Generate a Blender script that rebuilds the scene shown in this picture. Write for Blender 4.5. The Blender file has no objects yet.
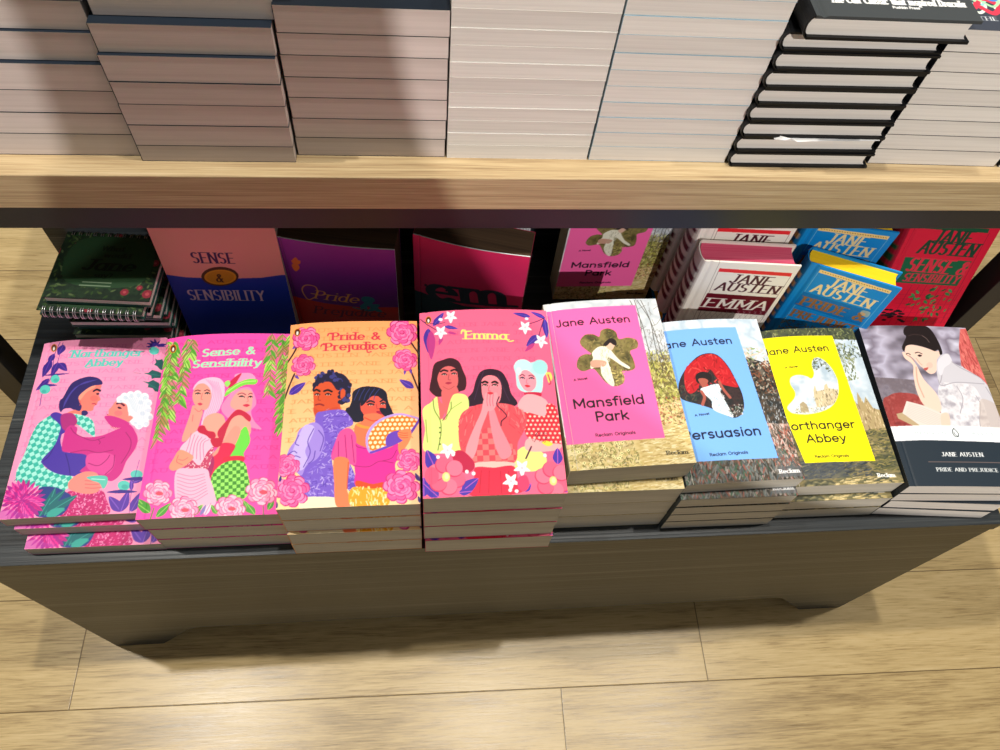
import bpy, bmesh, math, random
import numpy as np
from mathutils import Vector, Matrix

# ---------------------------------------------------------------- printed cover designs
# Every cover design is drawn here with numpy on a small raster, then stored as a colour
# attribute on the grid of the printed cover, so the printing stays with the book.
RES = 0.25                                             # mm per raster cell

def s2l(c):
    c = np.asarray(c, dtype=np.float32)
    return np.where(c <= 0.04045, c / 12.92, ((c + 0.055) / 1.055) ** 2.4)

def hx(s):
    s = s.lstrip('#')
    return np.array([int(s[i:i + 2], 16) / 255 for i in (0, 2, 4)], dtype=np.float32)

def catmull(p, closed, n=6):
    p = np.asarray(p, float)
    if len(p) < 3: return p
    if closed: q = np.vstack([p[-1], p, p[0], p[1]])
    else: q = np.vstack([2 * p[0] - p[1], p, 2 * p[-1] - p[-2]])
    out = []
    for i in range(1, len(q) - 2):
        a, b, c, d = q[i - 1], q[i], q[i + 1], q[i + 2]
        for t in np.linspace(0, 1, n, endpoint=False):
            out.append(0.5 * ((2 * b) + (c - a) * t + (2 * a - 5 * b + 4 * c - d) * t * t + (3 * b - a - 3 * c + d) * t ** 3))
    if not closed: out.append(p[-1])
    return np.array(out)

def arc(cx, cy, rx, ry, a0, a1, n=12):
    t = np.radians(np.linspace(a0, a1, n))
    return [(cx + rx * math.cos(k), cy + ry * math.sin(k)) for k in t]

XH = 0.66
def glyphs():
    g = {}
    h = XH / 2
    def bowl(cx=.27, r=.25): return arc(cx, h, r, h, 0, 360, 18)
    g['a'] = (.60, [bowl(), [(.52, XH), (.52, 0)]])
    g['b'] = (.60, [bowl(.31), [(.06, 1), (.06, 0)]])
    g['c'] = (.52, [arc(.29, h, .26, h, 48, 312, 14)])
    g['d'] = (.60, [bowl(), [(.52, 1), (.52, 0)]])
    g['e'] = (.58, [arc(.29, h, .26, h, 0, 315, 16), [(.04, h), (.55, h)]])
    g['f'] = (.36, [arc(.32, .78, .18, .2, 70, 180, 6) + [(.14, 0)], [(0, XH), (.34, XH)]])
    g['g'] = (.60, [bowl(), [(.52, XH), (.52, -.08)] + arc(.28, -.08, .24, .22, 0, -140, 8)])
    g['h'] = (.58, [[(.06, 1), (.06, 0)], [(.06, .4)] + arc(.28, .42, .22, .24, 170, 0, 8) + [(.50, 0)]])
    g['i'] = (.16, [[(.08, XH), (.08, 0)], [(.08, .90), (.08, .93)]])
    g['j'] = (.20, [[(.12, XH), (.12, -.14)] + arc(0, -.14, .12, .14, 0, -90, 5), [(.12, .90), (.12, .93)]])
    g['k'] = (.52, [[(.06, 1), (.06, 0)], [(.46, XH), (.08, .28)], [(.2, .38), (.5, 0)]])
    g['l'] = (.16, [[(.08, 1), (.08, 0)]])
    g['m'] = (.92, [[(.06, XH), (.06, 0)], [(.06, .4)] + arc(.26, .44, .2, .22, 170, 0, 8) + [(.46, 0)], [(.46, .4)] + arc(.66, .44, .2, .22, 170, 0, 8) + [(.86, 0)]])
    g['n'] = (.58, [[(.06, XH), (.06, 0)], [(.06, .4)] + arc(.28, .42, .22, .24, 170, 0, 8) + [(.50, 0)]])
    g['o'] = (.58, [arc(.29, h, .25, h, 0, 360, 18)])
    g['p'] = (.60, [bowl(.31), [(.06, XH), (.06, -.3)]])
    g['q'] = (.60, [bowl(), [(.52, XH), (.52, -.3)]])
    g['r'] = (.38, [[(.06, XH), (.06, 0)], [(.06, .4)] + arc(.28, .40, .22, .25, 170, 70, 6)])
    g['s'] = (.46, [arc(.23, .49, .18, .17, 40, 250, 9) + arc(.23, .17, .19, .17, 80, -140, 9)])
    g['t'] = (.38, [[(.17, .9), (.17, .16)] + arc(.29, .16, .12, .15, 180, 290, 5), [(.0, XH), (.34, XH)]])
    g['u'] = (.58, [[(.06, XH), (.06, .25)] + arc(.28, .25, .22, .25, 180, 350, 8), [(.50, XH), (.50, 0)]])
    g['v'] = (.52, [[(.02, XH), (.26, 0), (.5, XH)]])
    g['w'] = (.80, [[(.02, XH), (.2, 0), (.4, XH), (.6, 0), (.78, XH)]])
    g['x'] = (.50, [[(.02, XH), (.48, 0)], [(.48, XH), (.02, 0)]])
    g['y'] = (.54, [[(.04, XH), (.28, .02)], [(.52, XH), (.22, -.22), (.06, -.28)]])
    g['z'] = (.50, [[(.04, XH), (.46, XH), (.04, 0), (.46, 0)]])
    g['A'] = (.76, [[(.03, 0), (.38, 1), (.73, 0)], [(.16, .34), (.6, .34)]])
    g['B'] = (.64, [[(.08, 0), (.08, 1)], [(.08, 1), (.34, 1)] + arc(.34, .76, .22, .24, 90, -90, 8) + [(.08, .52)], [(.34, .52)] + arc(.34, .26, .25, .26, 90, -90, 8) + [(.08, 0)]])
    g['C'] = (.74, [arc(.42, .5, .37, .5, 48, 312, 16)])
    g['D'] = (.74, [[(.08, 0), (.08, 1)], [(.08, 1), (.3, 1)] + arc(.3, .5, .38, .5, 90, -90, 12) + [(.08, 0)]])
    g['E'] = (.58, [[(.08, 1), (.08, 0)], [(.08, 1), (.52, 1)], [(.08, .52), (.46, .52)], [(.08, 0), (.54, 0)]])
    g['F'] = (.54, [[(.08, 1), (.08, 0)], [(.08, 1), (.52, 1)], [(.08, .52), (.44, .52)]])
    g['G'] = (.80, [arc(.42, .5, .37, .5, 48, 350, 16) + [(.5, .44)]])
    g['H'] = (.74, [[(.08, 1), (.08, 0)], [(.66, 1), (.66, 0)], [(.08, .52), (.66, .52)]])
    g['I'] = (.20, [[(.10, 1), (.10, 0)]])
    g['J'] = (.50, [[(.40, 1), (.40, .22)] + arc(.21, .22, .19, .22, 0, -160, 8)])
    g['K'] = (.66, [[(.08, 1), (.08, 0)], [(.6, 1), (.1, .42)], [(.25, .58), (.64, 0)]])
    g['L'] = (.54, [[(.08, 1), (.08, 0), (.52, 0)]])
    g['M'] = (.88, [[(.08, 0), (.08, 1)], [(.08, 1), (.44, .25), (.80, 1)], [(.80, 1), (.80, 0)]])
    g['N'] = (.76, [[(.08, 0), (.08, 1)], [(.08, 1), (.68, 0)], [(.68, 0), (.68, 1)]])
    g['O'] = (.84, [arc(.42, .5, .37, .5, 0, 360, 20)])
    g['P'] = (.62, [[(.08, 0), (.08, 1)], [(.08, 1), (.34, 1)] + arc(.34, .74, .24, .26, 90, -90, 8) + [(.08, .48)]])
    g['Q'] = (.84, [arc(.42, .5, .37, .5, 0, 360, 20), [(.5, .2), (.8, -.08)]])
    g['R'] = (.66, [[(.08, 0), (.08, 1)], [(.08, 1), (.34, 1)] + arc(.34, .75, .24, .25, 90, -90, 8) + [(.08, .5)], [(.32, .5), (.62, 0)]])
    g['S'] = (.60, [arc(.30, .74, .23, .25, 40, 255, 10) + arc(.30, .25, .24, .25, 80, -145, 10)])
    g['T'] = (.64, [[(.32, 1), (.32, 0)], [(.02, 1), (.62, 1)]])
    g['U'] = (.72, [[(.08, 1), (.08, .3)] + arc(.36, .3, .28, .3, 180, 360, 10) + [(.64, 1)]])
    g['V'] = (.70, [[(.03, 1), (.35, 0), (.67, 1)]])
    g['W'] = (1.0, [[(.03, 1), (.26, 0), (.5, 1), (.74, 0), (.97, 1)]])
    g['Y'] = (.66, [[(.03, 1), (.33, .5), (.63, 1)], [(.33, .5), (.33, 0)]])
    g['Z'] = (.62, [[(.05, 1), (.57, 1), (.05, 0), (.58, 0)]])
    g['&'] = (.80, [[(.76, 0), (.26, .68)] + arc(.36, .8, .15, .18, 200, -20, 9) + [(.2, .42)] + arc(.30, .23, .22, .23, 150, 330, 10) + [(.70, .46)]])
    g['?'] = (.50, [arc(.25, .77, .2, .22, 170, -60, 9) + [(.25, .28)], [(.25, .02), (.25, .05)]])
    g['.'] = (.18, [[(.09, .0), (.09, .02)]])
    g['-'] = (.36, [[(.05, .34), (.31, .34)]])
    g["'"] = (.14, [[(.07, 1), (.07, .82)]])
    g[' '] = (.34, [])
    return g
GL = glyphs()

class Art:
    def __init__(self, w, h, bg, quad=None, seed=1):
        self.w, self.h = w, h
        self.W, self.H = int(round(w / RES)), int(round(h / RES))
        self.im = np.empty((self.H, self.W, 3), np.float32); self.im[:] = hx(bg)
        self.rng = np.random.default_rng(seed)
        self.off = (0., 0., 1.)
        self.M = None
        if quad is not None:       # the sketch's corners (TL,TR,BR,BL) -> the cover's corners
            dst = [(0, h), (w, h), (w, 0), (0, 0)]
            A = []; b = []
            for (x, y), (u, v) in zip(quad, dst):
                A.append([x, y, 1, 0, 0, 0, -u * x, -u * y]); b.append(u)
                A.append([0, 0, 0, x, y, 1, -v * x, -v * y]); b.append(v)
            self.M = np.append(np.linalg.solve(np.array(A), np.array(b)), 1).reshape(3, 3)
        yy, xx = np.mgrid[0:self.H, 0:self.W].astype(np.float32)
        self.xx, self.yy = xx, yy
    def crop(self, ox, oy, s): self.off = (ox, oy, s)
    def mm(self, pts):                                # sketch -> cover mm
        p = np.asarray(pts, float).reshape(-1, 2)
        ox, oy, s = self.off
        p = np.column_stack([ox + p[:, 0] / s, oy + p[:, 1] / s])
        if self.M is None: return p
        q = np.column_stack([p, np.ones(len(p))]) @ self.M.T
        return q[:, :2] / q[:, 2:3]
    def cv(self, pts, raw=False):                     # -> raster cells (row 0 is the cover's foot)
        m = np.asarray(pts, float).reshape(-1, 2) if raw else self.mm(pts)
        return m / RES
    def box(self, p, pad):
        x0 = max(0, int(p[:, 0].min() - pad)); x1 = min(self.W, int(p[:, 0].max() + pad) + 2)
        y0 = max(0, int(p[:, 1].min() - pad)); y1 = min(self.H, int(p[:, 1].max() + pad) + 2)
        return x0, x1, y0, y1
    def put(self, x0, x1, y0, y1, m, col):
        t = self.im[y0:y1, x0:x1]
        t += (col - t) * m[..., None]
    def mask(self, p, x0, x1, y0, y1):
        X = self.xx[y0:y1, x0:x1] + .5; Y = self.yy[y0:y1, x0:x1] + .5
        m = np.zeros(X.shape, bool)
        q = np.roll(p, -1, 0)
        for (ax, ay), (bx_, by) in zip(p, q):
            if ay == by: continue
            r0, r1 = min(ay, by), max(ay, by)
            i0 = max(0, int(r0 - y0) - 1); i1 = min(m.shape[0], int(r1 - y0) + 2)
            if i1 <= i0: continue
            yy = Y[i0:i1]
            c = ((ay > yy) != (by > yy)) & (X[i0:i1] < (bx_ - ax) * (yy - ay) / (by - ay) + ax)
            m[i0:i1] ^= c
        return m
    def blob(self, pts, col, smooth=True, alpha=1., tex=None, raw=False, line=None, lw=.5):
        p = self.cv(pts, raw)
        if smooth: p = catmull(p, True)
        x0, x1, y0, y1 = self.box(p, 1)
        if x1 <= x0 or y1 <= y0: return
        m = self.mask(p, x0, x1, y0, y1).astype(np.float32) * alpha
        c = hx(col) if isinstance(col, str) else col
        if tex is not None: c = tex(self.xx[y0:y1, x0:x1] * RES, self.yy[y0:y1, x0:x1] * RES, c)
        self.put(x0, x1, y0, y1, m, c)
        if line: self.stroke(np.vstack([p, p[:1]]), line, lw / RES / 2)
    def stroke(self, p, col, r, pen=1., alpha=1.):    # p in cells; pen = height/width of the nib
        p = np.asarray(p, float).reshape(-1, 2)
        x0, x1, y0, y1 = self.box(p, r + 2)
        if x1 <= x0 or y1 <= y0: return
        X = self.xx[y0:y1, x0:x1] + .5; Y = (self.yy[y0:y1, x0:x1] + .5) / pen
        best = np.full(X.shape, 1e9, np.float32)
        if len(p) == 1: p = np.vstack([p, p])
        for (ax, ay), (bx_, by) in zip(p[:-1], p[1:]):
            ay, by = ay / pen, by / pen
            dx, dy = bx_ - ax, by - ay
            L = dx * dx + dy * dy + 1e-9
            t = np.clip(((X - ax) * dx + (Y - ay) * dy) / L, 0, 1)
            d = np.hypot(X - ax - t * dx, Y - ay - t * dy)
            np.minimum(best, d, out=best)
        m = np.clip(r - best + .5, 0, 1) * alpha
        self.put(x0, x1, y0, y1, m, hx(col) if isinstance(col, str) else col)
    def line(self, pts, col, w=.6, smooth=True, alpha=1., raw=False):
        p = self.cv(pts, raw)
        if smooth: p = catmull(p, False)
        self.stroke(p, col, w / RES / 2, alpha=alpha)
    def ell(self, x, y, rx, ry, col, rot=0., alpha=1., **k):
        t = np.linspace(0, 2 * np.pi, 20, endpoint=False); c, s = math.cos(rot), math.sin(rot)
        self.blob([(x + rx * math.cos(a) * c - ry * math.sin(a) * s, y + rx * math.cos(a) * s + ry * math.sin(a) * c) for a in t], col, False, alpha, **k)
    def leaf(self, a, b, w, col, mid=None, raw=False):
        p = self.cv([a, b], raw); d = p[1] - p[0]; n = np.array([-d[1], d[0]]) * w / 2
        pts = [p[0], p[0] + d * .3 + n, p[0] + d * .65 + n * .8, p[1], p[0] + d * .65 - n * .8, p[0] + d * .3 - n]
        pts = catmull(pts, True, 4) * RES
        self.blob(pts, col, False, raw=True)
        if mid: self.stroke(p, mid, .35 / RES)
    def text(self, s, p0, p1, h, col, font='sans', wt=.11, sh=0., alpha=1., raw=False, fit=True):
        """s on the baseline p0->p1, cap height h mm, squeezed or spread to fill it"""
        a, b = self.cv([p0, p1], raw)
        tot = 0.; gap = .12 if font == 'sans' else .15
        adv = []
        for c in s:
            w = GL[c][0]; adv.append(tot); tot += w + gap
        tot -= gap
        L = np.hypot(*(b - a)); hh = h / RES
        ux = (b - a) / L; uy = np.array([-ux[1], ux[0]]) * hh
        ux = ux * (L / tot if fit else hh)
        rr = wt * hh / 2
        pen = 1. if font in ('sans', 'light') else (.38 if font == 'serif' else .45)
        for c, o in zip(s, adv):
            for st in GL[c][1]:
                st = np.array(st)
                P = a + (st[:, :1] + o + sh * st[:, 1:]) * ux + st[:, 1:] * uy
                self.stroke(P, col, rr, pen, alpha)
                if font in ('serif', 'swash'):
                    for e, f in ((0, 1), (-1, -2)):
                        y = st[e][1]
                        if abs(st[e][0] - st[f][0]) < .12 and abs(st[e][1] - st[f][1]) > .2 and (abs(y) < .03 or abs(y - 1) < .03 or abs(y - XH) < .03 or y < -.25):
                            q = st[e]
                            w_ = wt * 1.05
                            Q = np.array([(q[0] - w_, y), (q[0] + w_, y)])
                            Q = a + (Q[:, :1] + o + sh * Q[:, 1:]) * ux + Q[:, 1:] * uy
                            self.stroke(Q, col, rr * .36, 1., alpha)
    def dabs(self, pts, cols, n, l, w, ang=(0, 360), smooth=True, raw=False, alpha=.9):
        p = self.cv(pts, raw)
        if smooth: p = catmull(p, True)
        x0, x1, y0, y1 = self.box(p, 0)
        if x1 <= x0 or y1 <= y0: return
        keep = self.im.copy()
        cs = [hx(c) for c in cols]; R = self.rng
        for _ in range(n):
            x, y = R.uniform(x0, x1), R.uniform(y0, y1); a = math.radians(R.uniform(*ang)); k = l * R.uniform(.4, 1.2) / RES / 2
            d = np.array([math.cos(a), math.sin(a)]) * k
            self.stroke([(x - d[0], y - d[1]), (x + d[0], y + d[1])], cs[R.integers(len(cs))], w * R.uniform(.5, 1.2) / RES / 2, alpha=alpha)
        m = self.mask(p, x0, x1, y0, y1)
        new = self.im[y0:y1, x0:x1].copy(); self.im = keep
        self.im[y0:y1, x0:x1][m] = new[m]
    def clouds(self, pts, cols, cell=8., smooth=True, raw=False, sx=1., seed=3):
        """soft patches of several pigments, for painted skies and ground"""
        R = np.random.default_rng(seed)
        f = np.zeros((self.H, self.W), np.float32); amp = 1.
        for o in range(4):
            c = cell / RES / 2 ** o
            gh, gw = int(self.H / c) + 3, int(self.W / (c * sx)) + 3
            g = R.random((gh, gw)).astype(np.float32)
            fy, fx = self.yy / c, self.xx / (c * sx)
            iy, ix = fy.astype(int), fx.astype(int); ty, tx = fy - iy, fx - ix
            ty, tx = ty * ty * (3 - 2 * ty), tx * tx * (3 - 2 * tx)
            f += amp * ((g[iy, ix] * (1 - tx) + g[iy, ix + 1] * tx) * (1 - ty) + (g[iy + 1, ix] * (1 - tx) + g[iy + 1, ix + 1] * tx) * ty)
            amp *= .55
        f = (f - f.min()) / (f.max() - f.min())
        f = np.clip((f - .5) * 1.5 + .5, 0, 1) * (len(cols) - 1)
        C = np.array([hx(c) for c in cols])
        i = np.minimum(f.astype(int), len(cols) - 2); t = (f - i)[..., None]
        col = C[i] * (1 - t) + C[i + 1] * t
        p = self.cv(pts, raw)
        if smooth: p = catmull(p, True)
        x0, x1, y0, y1 = self.box(p, 1)
        m = self.mask(p, x0, x1, y0, y1).astype(np.float32)
        self.put(x0, x1, y0, y1, m, col[y0:y1, x0:x1])
    def full(self): return [(0, 0), (self.w, 0), (self.w, self.h), (0, self.h)]
    def grad(self, c0, c1, axis=1):
        t = (self.yy / self.H if axis else self.xx / self.W)[..., None]
        self.im[:] = hx(c0) * (1 - t) + hx(c1) * t
    def rose(self, x, y, r, light, mid, dark, n=9):
        """a full blown flower seen from the front: rings of curled petals round a tight heart"""
        R = self.rng
        def petal(a, r0, r1, wd, col):
            c, s_ = math.cos(a), math.sin(a)
            P = [(r0, -wd * .5), (r0 + (r1 - r0) * .6, -wd), (r1 * .98, -wd * .55), (r1, wd * .1), (r1 * .94, wd * .7), (r0 + (r1 - r0) * .5, wd), (r0, wd * .5)]
            self.blob([(x + (u * c - v * s_), y + (u * s_ + v * c) * .93) for u, v in P], col)
        for rr0, rr1, k in ((.42, 1., n - 2), (.28, .8, n - 3), (.16, .58, 5), (.05, .4, 4)):
            o = R.uniform(0, 6)
            for i in range(k):
                a = o + i * 2 * math.pi / k + R.uniform(-.12, .12); wd = r * rr1 * 2.3 / k
                petal(a, r * rr0, r * rr1, wd * 1.08, dark); petal(a + .05, r * rr0 * .8, r * rr1 * .94, wd, mid if i % 2 else light)
                petal(a + .1, r * rr0, r * rr1 * .72, wd * .62, light if i % 2 else mid)
        self.ell(x, y, r * .16, r * .15, dark); self.ell(x - r * .02, y - r * .02, r * .11, r * .1, mid)
    def mum(self, x, y, r, cols, n=22):
        for ring, rr in enumerate((1., .78, .56, .34, .16)):
            k = max(6, int(n * (1 - ring * .16)))
            for i in range(k):
                a = (i + ring * .5) * 2 * math.pi / k
                b = (x + r * rr * math.cos(a), y + r * rr * math.sin(a) * .9)
                c = (x + r * max(0, rr - .42) * math.cos(a), y + r * max(0, rr - .42) * math.sin(a) * .9)
                self.leaf(c, b, .42, cols[(i + ring) % len(cols)], cols[-1])
    def star(self, x, y, r, col, core=None):
        for i in range(5):
            a = i * 2 * math.pi / 5 + .3
            self.leaf((x, y), (x + r * math.cos(a), y + r * math.sin(a)), .5, col)
        if core: self.ell(x, y, r * .16, r * .16, core)
    def eyes(self, pts, w, ink='1a0c18', iris='3a1c20'):
        for x, y in pts:
            self.ell(x, y, w, w * .46, 'fff0ea'); self.ell(x + w * .05, y, w * .46, w * .46, iris)
            self.line([(x - w * 1.1, y + w * .1), (x - w * .3, y - w * .5), (x + w * .5, y - w * .45), (x + w * 1.15, y + w * .05)], ink, .85)
    def emblem(self, x, y, r):                        # small orange oval with the bird
        self.ell(x, y, r * .8, r, 'f0932b'); self.ell(x, y, r * .66, r * .86, '6b2410', alpha=.9); self.ell(x, y + r * .1, r * .4, r * .66, '2a1512'); self.ell(x, y + r * .18, r * .27, r * .5, 'fff6ea')
    def wall_text(self, col, rows, alpha=.5, h=4.1, x0=6, x1=None, seed=0):
        x1 = x1 or self.w - 6
        for i, v in enumerate(rows):
            s = ['AUSTEN JANE AUS', 'JANE AUSTEN JAN', 'E AUSTEN JANE A'][(i + seed) % 3]
            self.text(s, (x0, v), (x1, v), h, col, 'serif', .27, 0, alpha, raw=True)
    def get(self, res):
        """average down to the vertices of a grid of the given spacing, foot row first"""
        k = max(1, int(round(res / RES)))
        H, W = self.H // k * k, self.W // k * k
        a = self.im[:H, :W].reshape(H // k, k, W // k, k, 3).mean((1, 3))
        return s2l(np.clip(a, 0, 1))

def checks(c2, s, rot=0.):
    c2 = hx(c2)
    def f(X, Y, c):
        a, b = X * math.cos(rot) + Y * math.sin(rot), -X * math.sin(rot) + Y * math.cos(rot)
        m = ((np.floor(a / s) + np.floor(b / s)) % 2)[..., None]
        return c * (1 - m) + c2 * m
    return f
def dots(c2, s, r):
    c2 = hx(c2)
    def f(X, Y, c):
        row = np.floor(Y / s); a = (X / s + row * .5) % 1 - .5; b = (Y / s) % 1 - .5
        m = (np.hypot(a, b) < r)[..., None].astype(np.float32)
        return c * (1 - m) + c2 * m
    return f

def face(A, pts, skin, dark, eyes, brow, mouth, nose, hair='3a1a20', lip='c2325f'):
    A.blob(pts, skin)
    for (x, y), l in eyes:
        A.ell(x, y, l, l * .32, 'fbe9e4'); A.ell(x, y, l * .42, l * .36, '2b1420'); A.line([(x - l, y - l * .1), (x, y - l * .45), (x + l, y - l * .05)], hair, .45)
    for b in brow: A.line(b, hair, .85)
    A.line(nose, dark, .5)
    A.blob(mouth, lip)

def art_northanger():
    A = Art(129, 198, 'ff9cc6', [(38, 341), (167, 338), (136.8, 514.6), (0, 520.5)], 11)
    A.wall_text('f27fb4', [186, 176, 166, 156, 146, 136, 126, 116, 106, 96, 86, 76, 66], .95)
    A.crop(20, 330, 6.25)
    P, T, G = '3f2a8c', '5ccfc2', '1d5b5c'
    # hanging blooms, upper left
    A.line([(225, 75), (190, 160), (175, 300), (120, 400), (105, 490)], P, .6); A.line([(245, 80), (215, 200), (190, 290)], P, .5)
    for a, b, w in (((250, 95), (215, 160), .7), ((185, 150), (150, 215), .55), ((165, 190), (115, 300), .45), ((215, 210), (175, 300), .45), ((225, 215), (275, 270), .5), ((160, 315), (75, 385), .4)):
        A.leaf(a, b, w, P, '6a3fae')
    A.blob([(115, 290), (200, 285), (290, 287), (200, 297)], P); A.blob([(95, 352), (160, 350), (215, 362), (140, 366)], P)
    A.ell(200, 320, 30, 28, T); A.ell(135, 385, 36, 30, T); A.ell(205, 328, 16, 12, '46b3ab'); A.ell(128, 398, 16, 12, '46b3ab')
    # upper right bud and holly
    for d in ((-60, -15), (-40, -35), (-10, -45), (25, -35), (70, -10), (-65, 10), (60, 5)): A.leaf((845, 105), (845 + d[0], 105 + d[1]), .28, P)
    A.ell(830, 140, 32, 26, T); A.line([(825, 165), (820, 230)], P, .3)
    for pts in ([(835, 190), (850, 200), (880, 195), (895, 225), (888, 250), (895, 275), (865, 262), (845, 240), (828, 232), (842, 215)],
                [(760, 285), (790, 285), (815, 265), (850, 275), (882, 290), (870, 318), (830, 318), (810, 325), (808, 303)],
                [(755, 340), (790, 345), (820, 330), (855, 350), (868, 378), (862, 408), (830, 405), (815, 385), (785, 378), (790, 358)]):
        A.blob(pts, G, False); 
    A.line([(770, 290), (875, 303)], '2f8f7b', .4); A.line([(765, 342), (860, 395)], '2f8f7b', .4); A.line([(745, 290), (700, 285)], G, .3)
    A.text('Northanger', (298, 183), (750, 175), 8.6, T, 'swash', .27, .12); A.text('Abbey', (392, 245), (622, 238), 8.6, T, 'swash', .27, .12)
    A.line([(288, 150), (298, 140), (315, 142), (330, 155)], T, 1.1); A.line([(395, 240), (400, 252), (420, 250), (432, 236)], T, 1.)
    # man: hair, face
    A.blob([(300, 400), (330, 340), (400, 312), (460, 315), (497, 338), (498, 362), (455, 372), (420, 400), (385, 430), (360, 470), (362, 510), (330, 525), (290, 500), (272, 470)], '2d2268')
    A.blob([(350, 430), (400, 385), (455, 362), (495, 365), (487, 395), (480, 430), (490, 458), (472, 472), (466, 490), (450, 500), (440, 528), (400, 535), (385, 560), (375, 610), (290, 612), (280, 545), (330, 520), (350, 480)], 'ff7f72')
    A.blob([(350, 430), (392, 388), (450, 362), (455, 380), (405, 410), (372, 450), (350, 470)], 'ff9d86')
    A.blob([(255, 440), (300, 360), (345, 330), (400, 318), (460, 318), (497, 342), (497, 362), (440, 370), (390, 400), (352, 440), (358, 475), (372, 500), (360, 530), (330, 522), (305, 512), (262, 515), (240, 535), (228, 500), (235, 460)], '2d2268')
    for k in range(6): A.line([(470 - k * 10, 330 + k * 3), (380 - k * 10, 350 + k * 6), (310 - k * 8, 410 + k * 10), (270 - k * 3, 480 + k * 6)], '4a3fa0', .5)
    A.blob([(375, 530), (400, 528), (412, 545), (395, 560), (372, 556)], '2d2268')
    A.line([(455, 402), (470, 396), (486, 404)], '1a1238', 1.2); A.blob([(462, 420), (476, 416), (482, 424), (470, 429)], '1a1238'); A.line([(447, 404), (466, 394), (487, 402)], '140c30', 2.2); A.line([(438, 485), (452, 484), (462, 490)], 'b7284e', 1.)
    A.line([(352, 455), (365, 475), (360, 495)], 'd1565c', .6)
    # woman: hair, face, neck
    A.blob([(590, 450), (630, 425), (680, 430), (720, 418), (770, 430), (795, 470), (782, 520), (790, 570), (760, 620), (700, 625), (670, 600), (650, 540), (640, 500), (600, 480)], 'e4eff8')
    A.blob([(585, 470), (620, 475), (655, 495), (662, 540), (660, 600), (640, 640), (560, 640), (555, 602), (535, 592), (528, 570), (540, 555), (540, 525), (558, 505)], 'ff8a80')
    A.blob([(655, 572), (672, 560), (690, 572), (672, 592), (655, 598)], 'ff8a80'); A.ell(655, 606, 9, 9, '3fb5b0')
    A.line([(596, 486), (614, 484), (634, 498)], '7a1d3c', 1.1); A.blob([(594, 508), (606, 503), (622, 514), (606, 518)], '3a1030'); A.line([(592, 484), (612, 480), (636, 496)], '5a1434', 2.); A.line([(533, 553), (545, 562), (540, 572)], 'b01f5a', 1.3)
    A.blob([(590, 475), (625, 430), (680, 430), (720, 420), (770, 435), (790, 470), (775, 520), (795, 555), (770, 620), (720, 628), (700, 600), (705, 560), (680, 555), (662, 540), (655, 500), (640, 480)], 'eaf3fb')
    for cx_, cy_, r_ in ((640, 440, 26), (678, 428, 24), (722, 424, 26), (765, 440, 26), (785, 478, 24), (780, 520, 26), (790, 565, 24), (765, 605, 26), (725, 622, 24), (612, 462, 18), (700, 600, 18), (735, 470, 26), (745, 540, 26)): A.ell(cx_, cy_, r_, r_, 'f4f9fe'); A.ell(cx_ + 5, cy_ + 6, r_ * .6, r_ * .55, 'd6e4f2')
    A.blob([(528, 562), (548, 548), (552, 575), (536, 585)], 'ff8a80'); A.ell(600, 545, 26, 18, 'ff6a7a', alpha=.5); A.ell(450, 450, 26, 18, 'ff5a5e', alpha=.4)
    for k in range(9): A.line([(640 + k * 14, 440), (670 + k * 12, 470 + k * 6), (690 + k * 9, 520 + k * 9)], 'c2d4e8', .45)
    A.blob([(555, 600), (600, 612), (655, 618), (660, 645), (560, 640)], 'c2386e', tex=checks('ffb3c6', .9))
    A.crop(0, 430, 6.25)
    # his shirt, her dress (they embrace)
    A.blob([(250, -40), (300, -70), (330, -75), (390, -40), (370, 60), (300, 160), (255, 215), (300, 270), (430, 300), (445, 340), (400, 390), (300, 385), (200, 375), (110, 350), (95, 300), (110, 240), (150, 150), (180, 60), (215, -10)], '35b7a6', tex=checks('a8efe2', 4.4, .5))
    A.dabs([(250, -40), (390, -40), (370, 60), (255, 215), (430, 300), (400, 390), (110, 350), (110, 240)], ['1f8f88', '6fd8ca'], 70, 5, .7, (20, 70))
    A.blob([(380, -60), (440, -80), (560, -40), (580, 60), (560, 60), (470, -10)], '35b7a6', tex=checks('a8efe2', 4.4, .5))
    A.blob([(300, -68), (340, -90), (400, -50), (400, 30), (372, 55), (370, 110), (400, 160), (520, 175), (530, 215), (500, 300), (420, 305), (330, 285), (262, 235), (255, 205), (330, 120), (362, 30), (360, -10)], '4a33a6')
    A.line([(400, 170), (420, 240), (430, 300)], '33227d', .8); A.line([(330, 120), (300, 180), (262, 215)], '33227d', .8)
    A.blob([(370, -70), (440, -80), (470, -30), (440, 10), (400, 30), (372, 0)], 'b02a7e')
    A.blob([(400, 20), (430, -5), (470, 10), (470, 55), (530, 70), (620, 60), (720, 20), (790, -10), (830, 40), (842, 90), (820, 150), (770, 220), (740, 290), (690, 335), (640, 330), (500, 285), (495, 270), (530, 235), (525, 180), (430, 165), (378, 150), (385, 70)], 'cf2d8c')
    A.blob([(560, 170), (640, 165), (700, 190), (690, 260), (640, 300), (560, 280), (525, 240), (528, 190)], 'e04a9f')
    for q in ([(470, 55), (560, 90), (640, 70)], [(430, 165), (520, 150), (600, 165), (690, 150)], [(540, 230), (600, 245), (650, 210), (670, 180)], [(700, 180), (690, 250), (640, 300)], [(770, 40), (800, 90), (790, 150), (740, 230)], [(600, 85), (612, 100), (606, 112)], [(430, 10), (450, 40), (480, 60)]): A.line(q, '9a1868', .7)
    A.blob([(640, -60), (700, -60), (790, -20), (760, 10), (690, 5), (660, -20)], 'cf2d8c')
    # skirt, hand
    A.blob([(420, 400), (520, 410), (620, 395), (650, 450), (665, 530), (520, 545), (370, 545), (380, 480)], 'c81f72')
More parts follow.
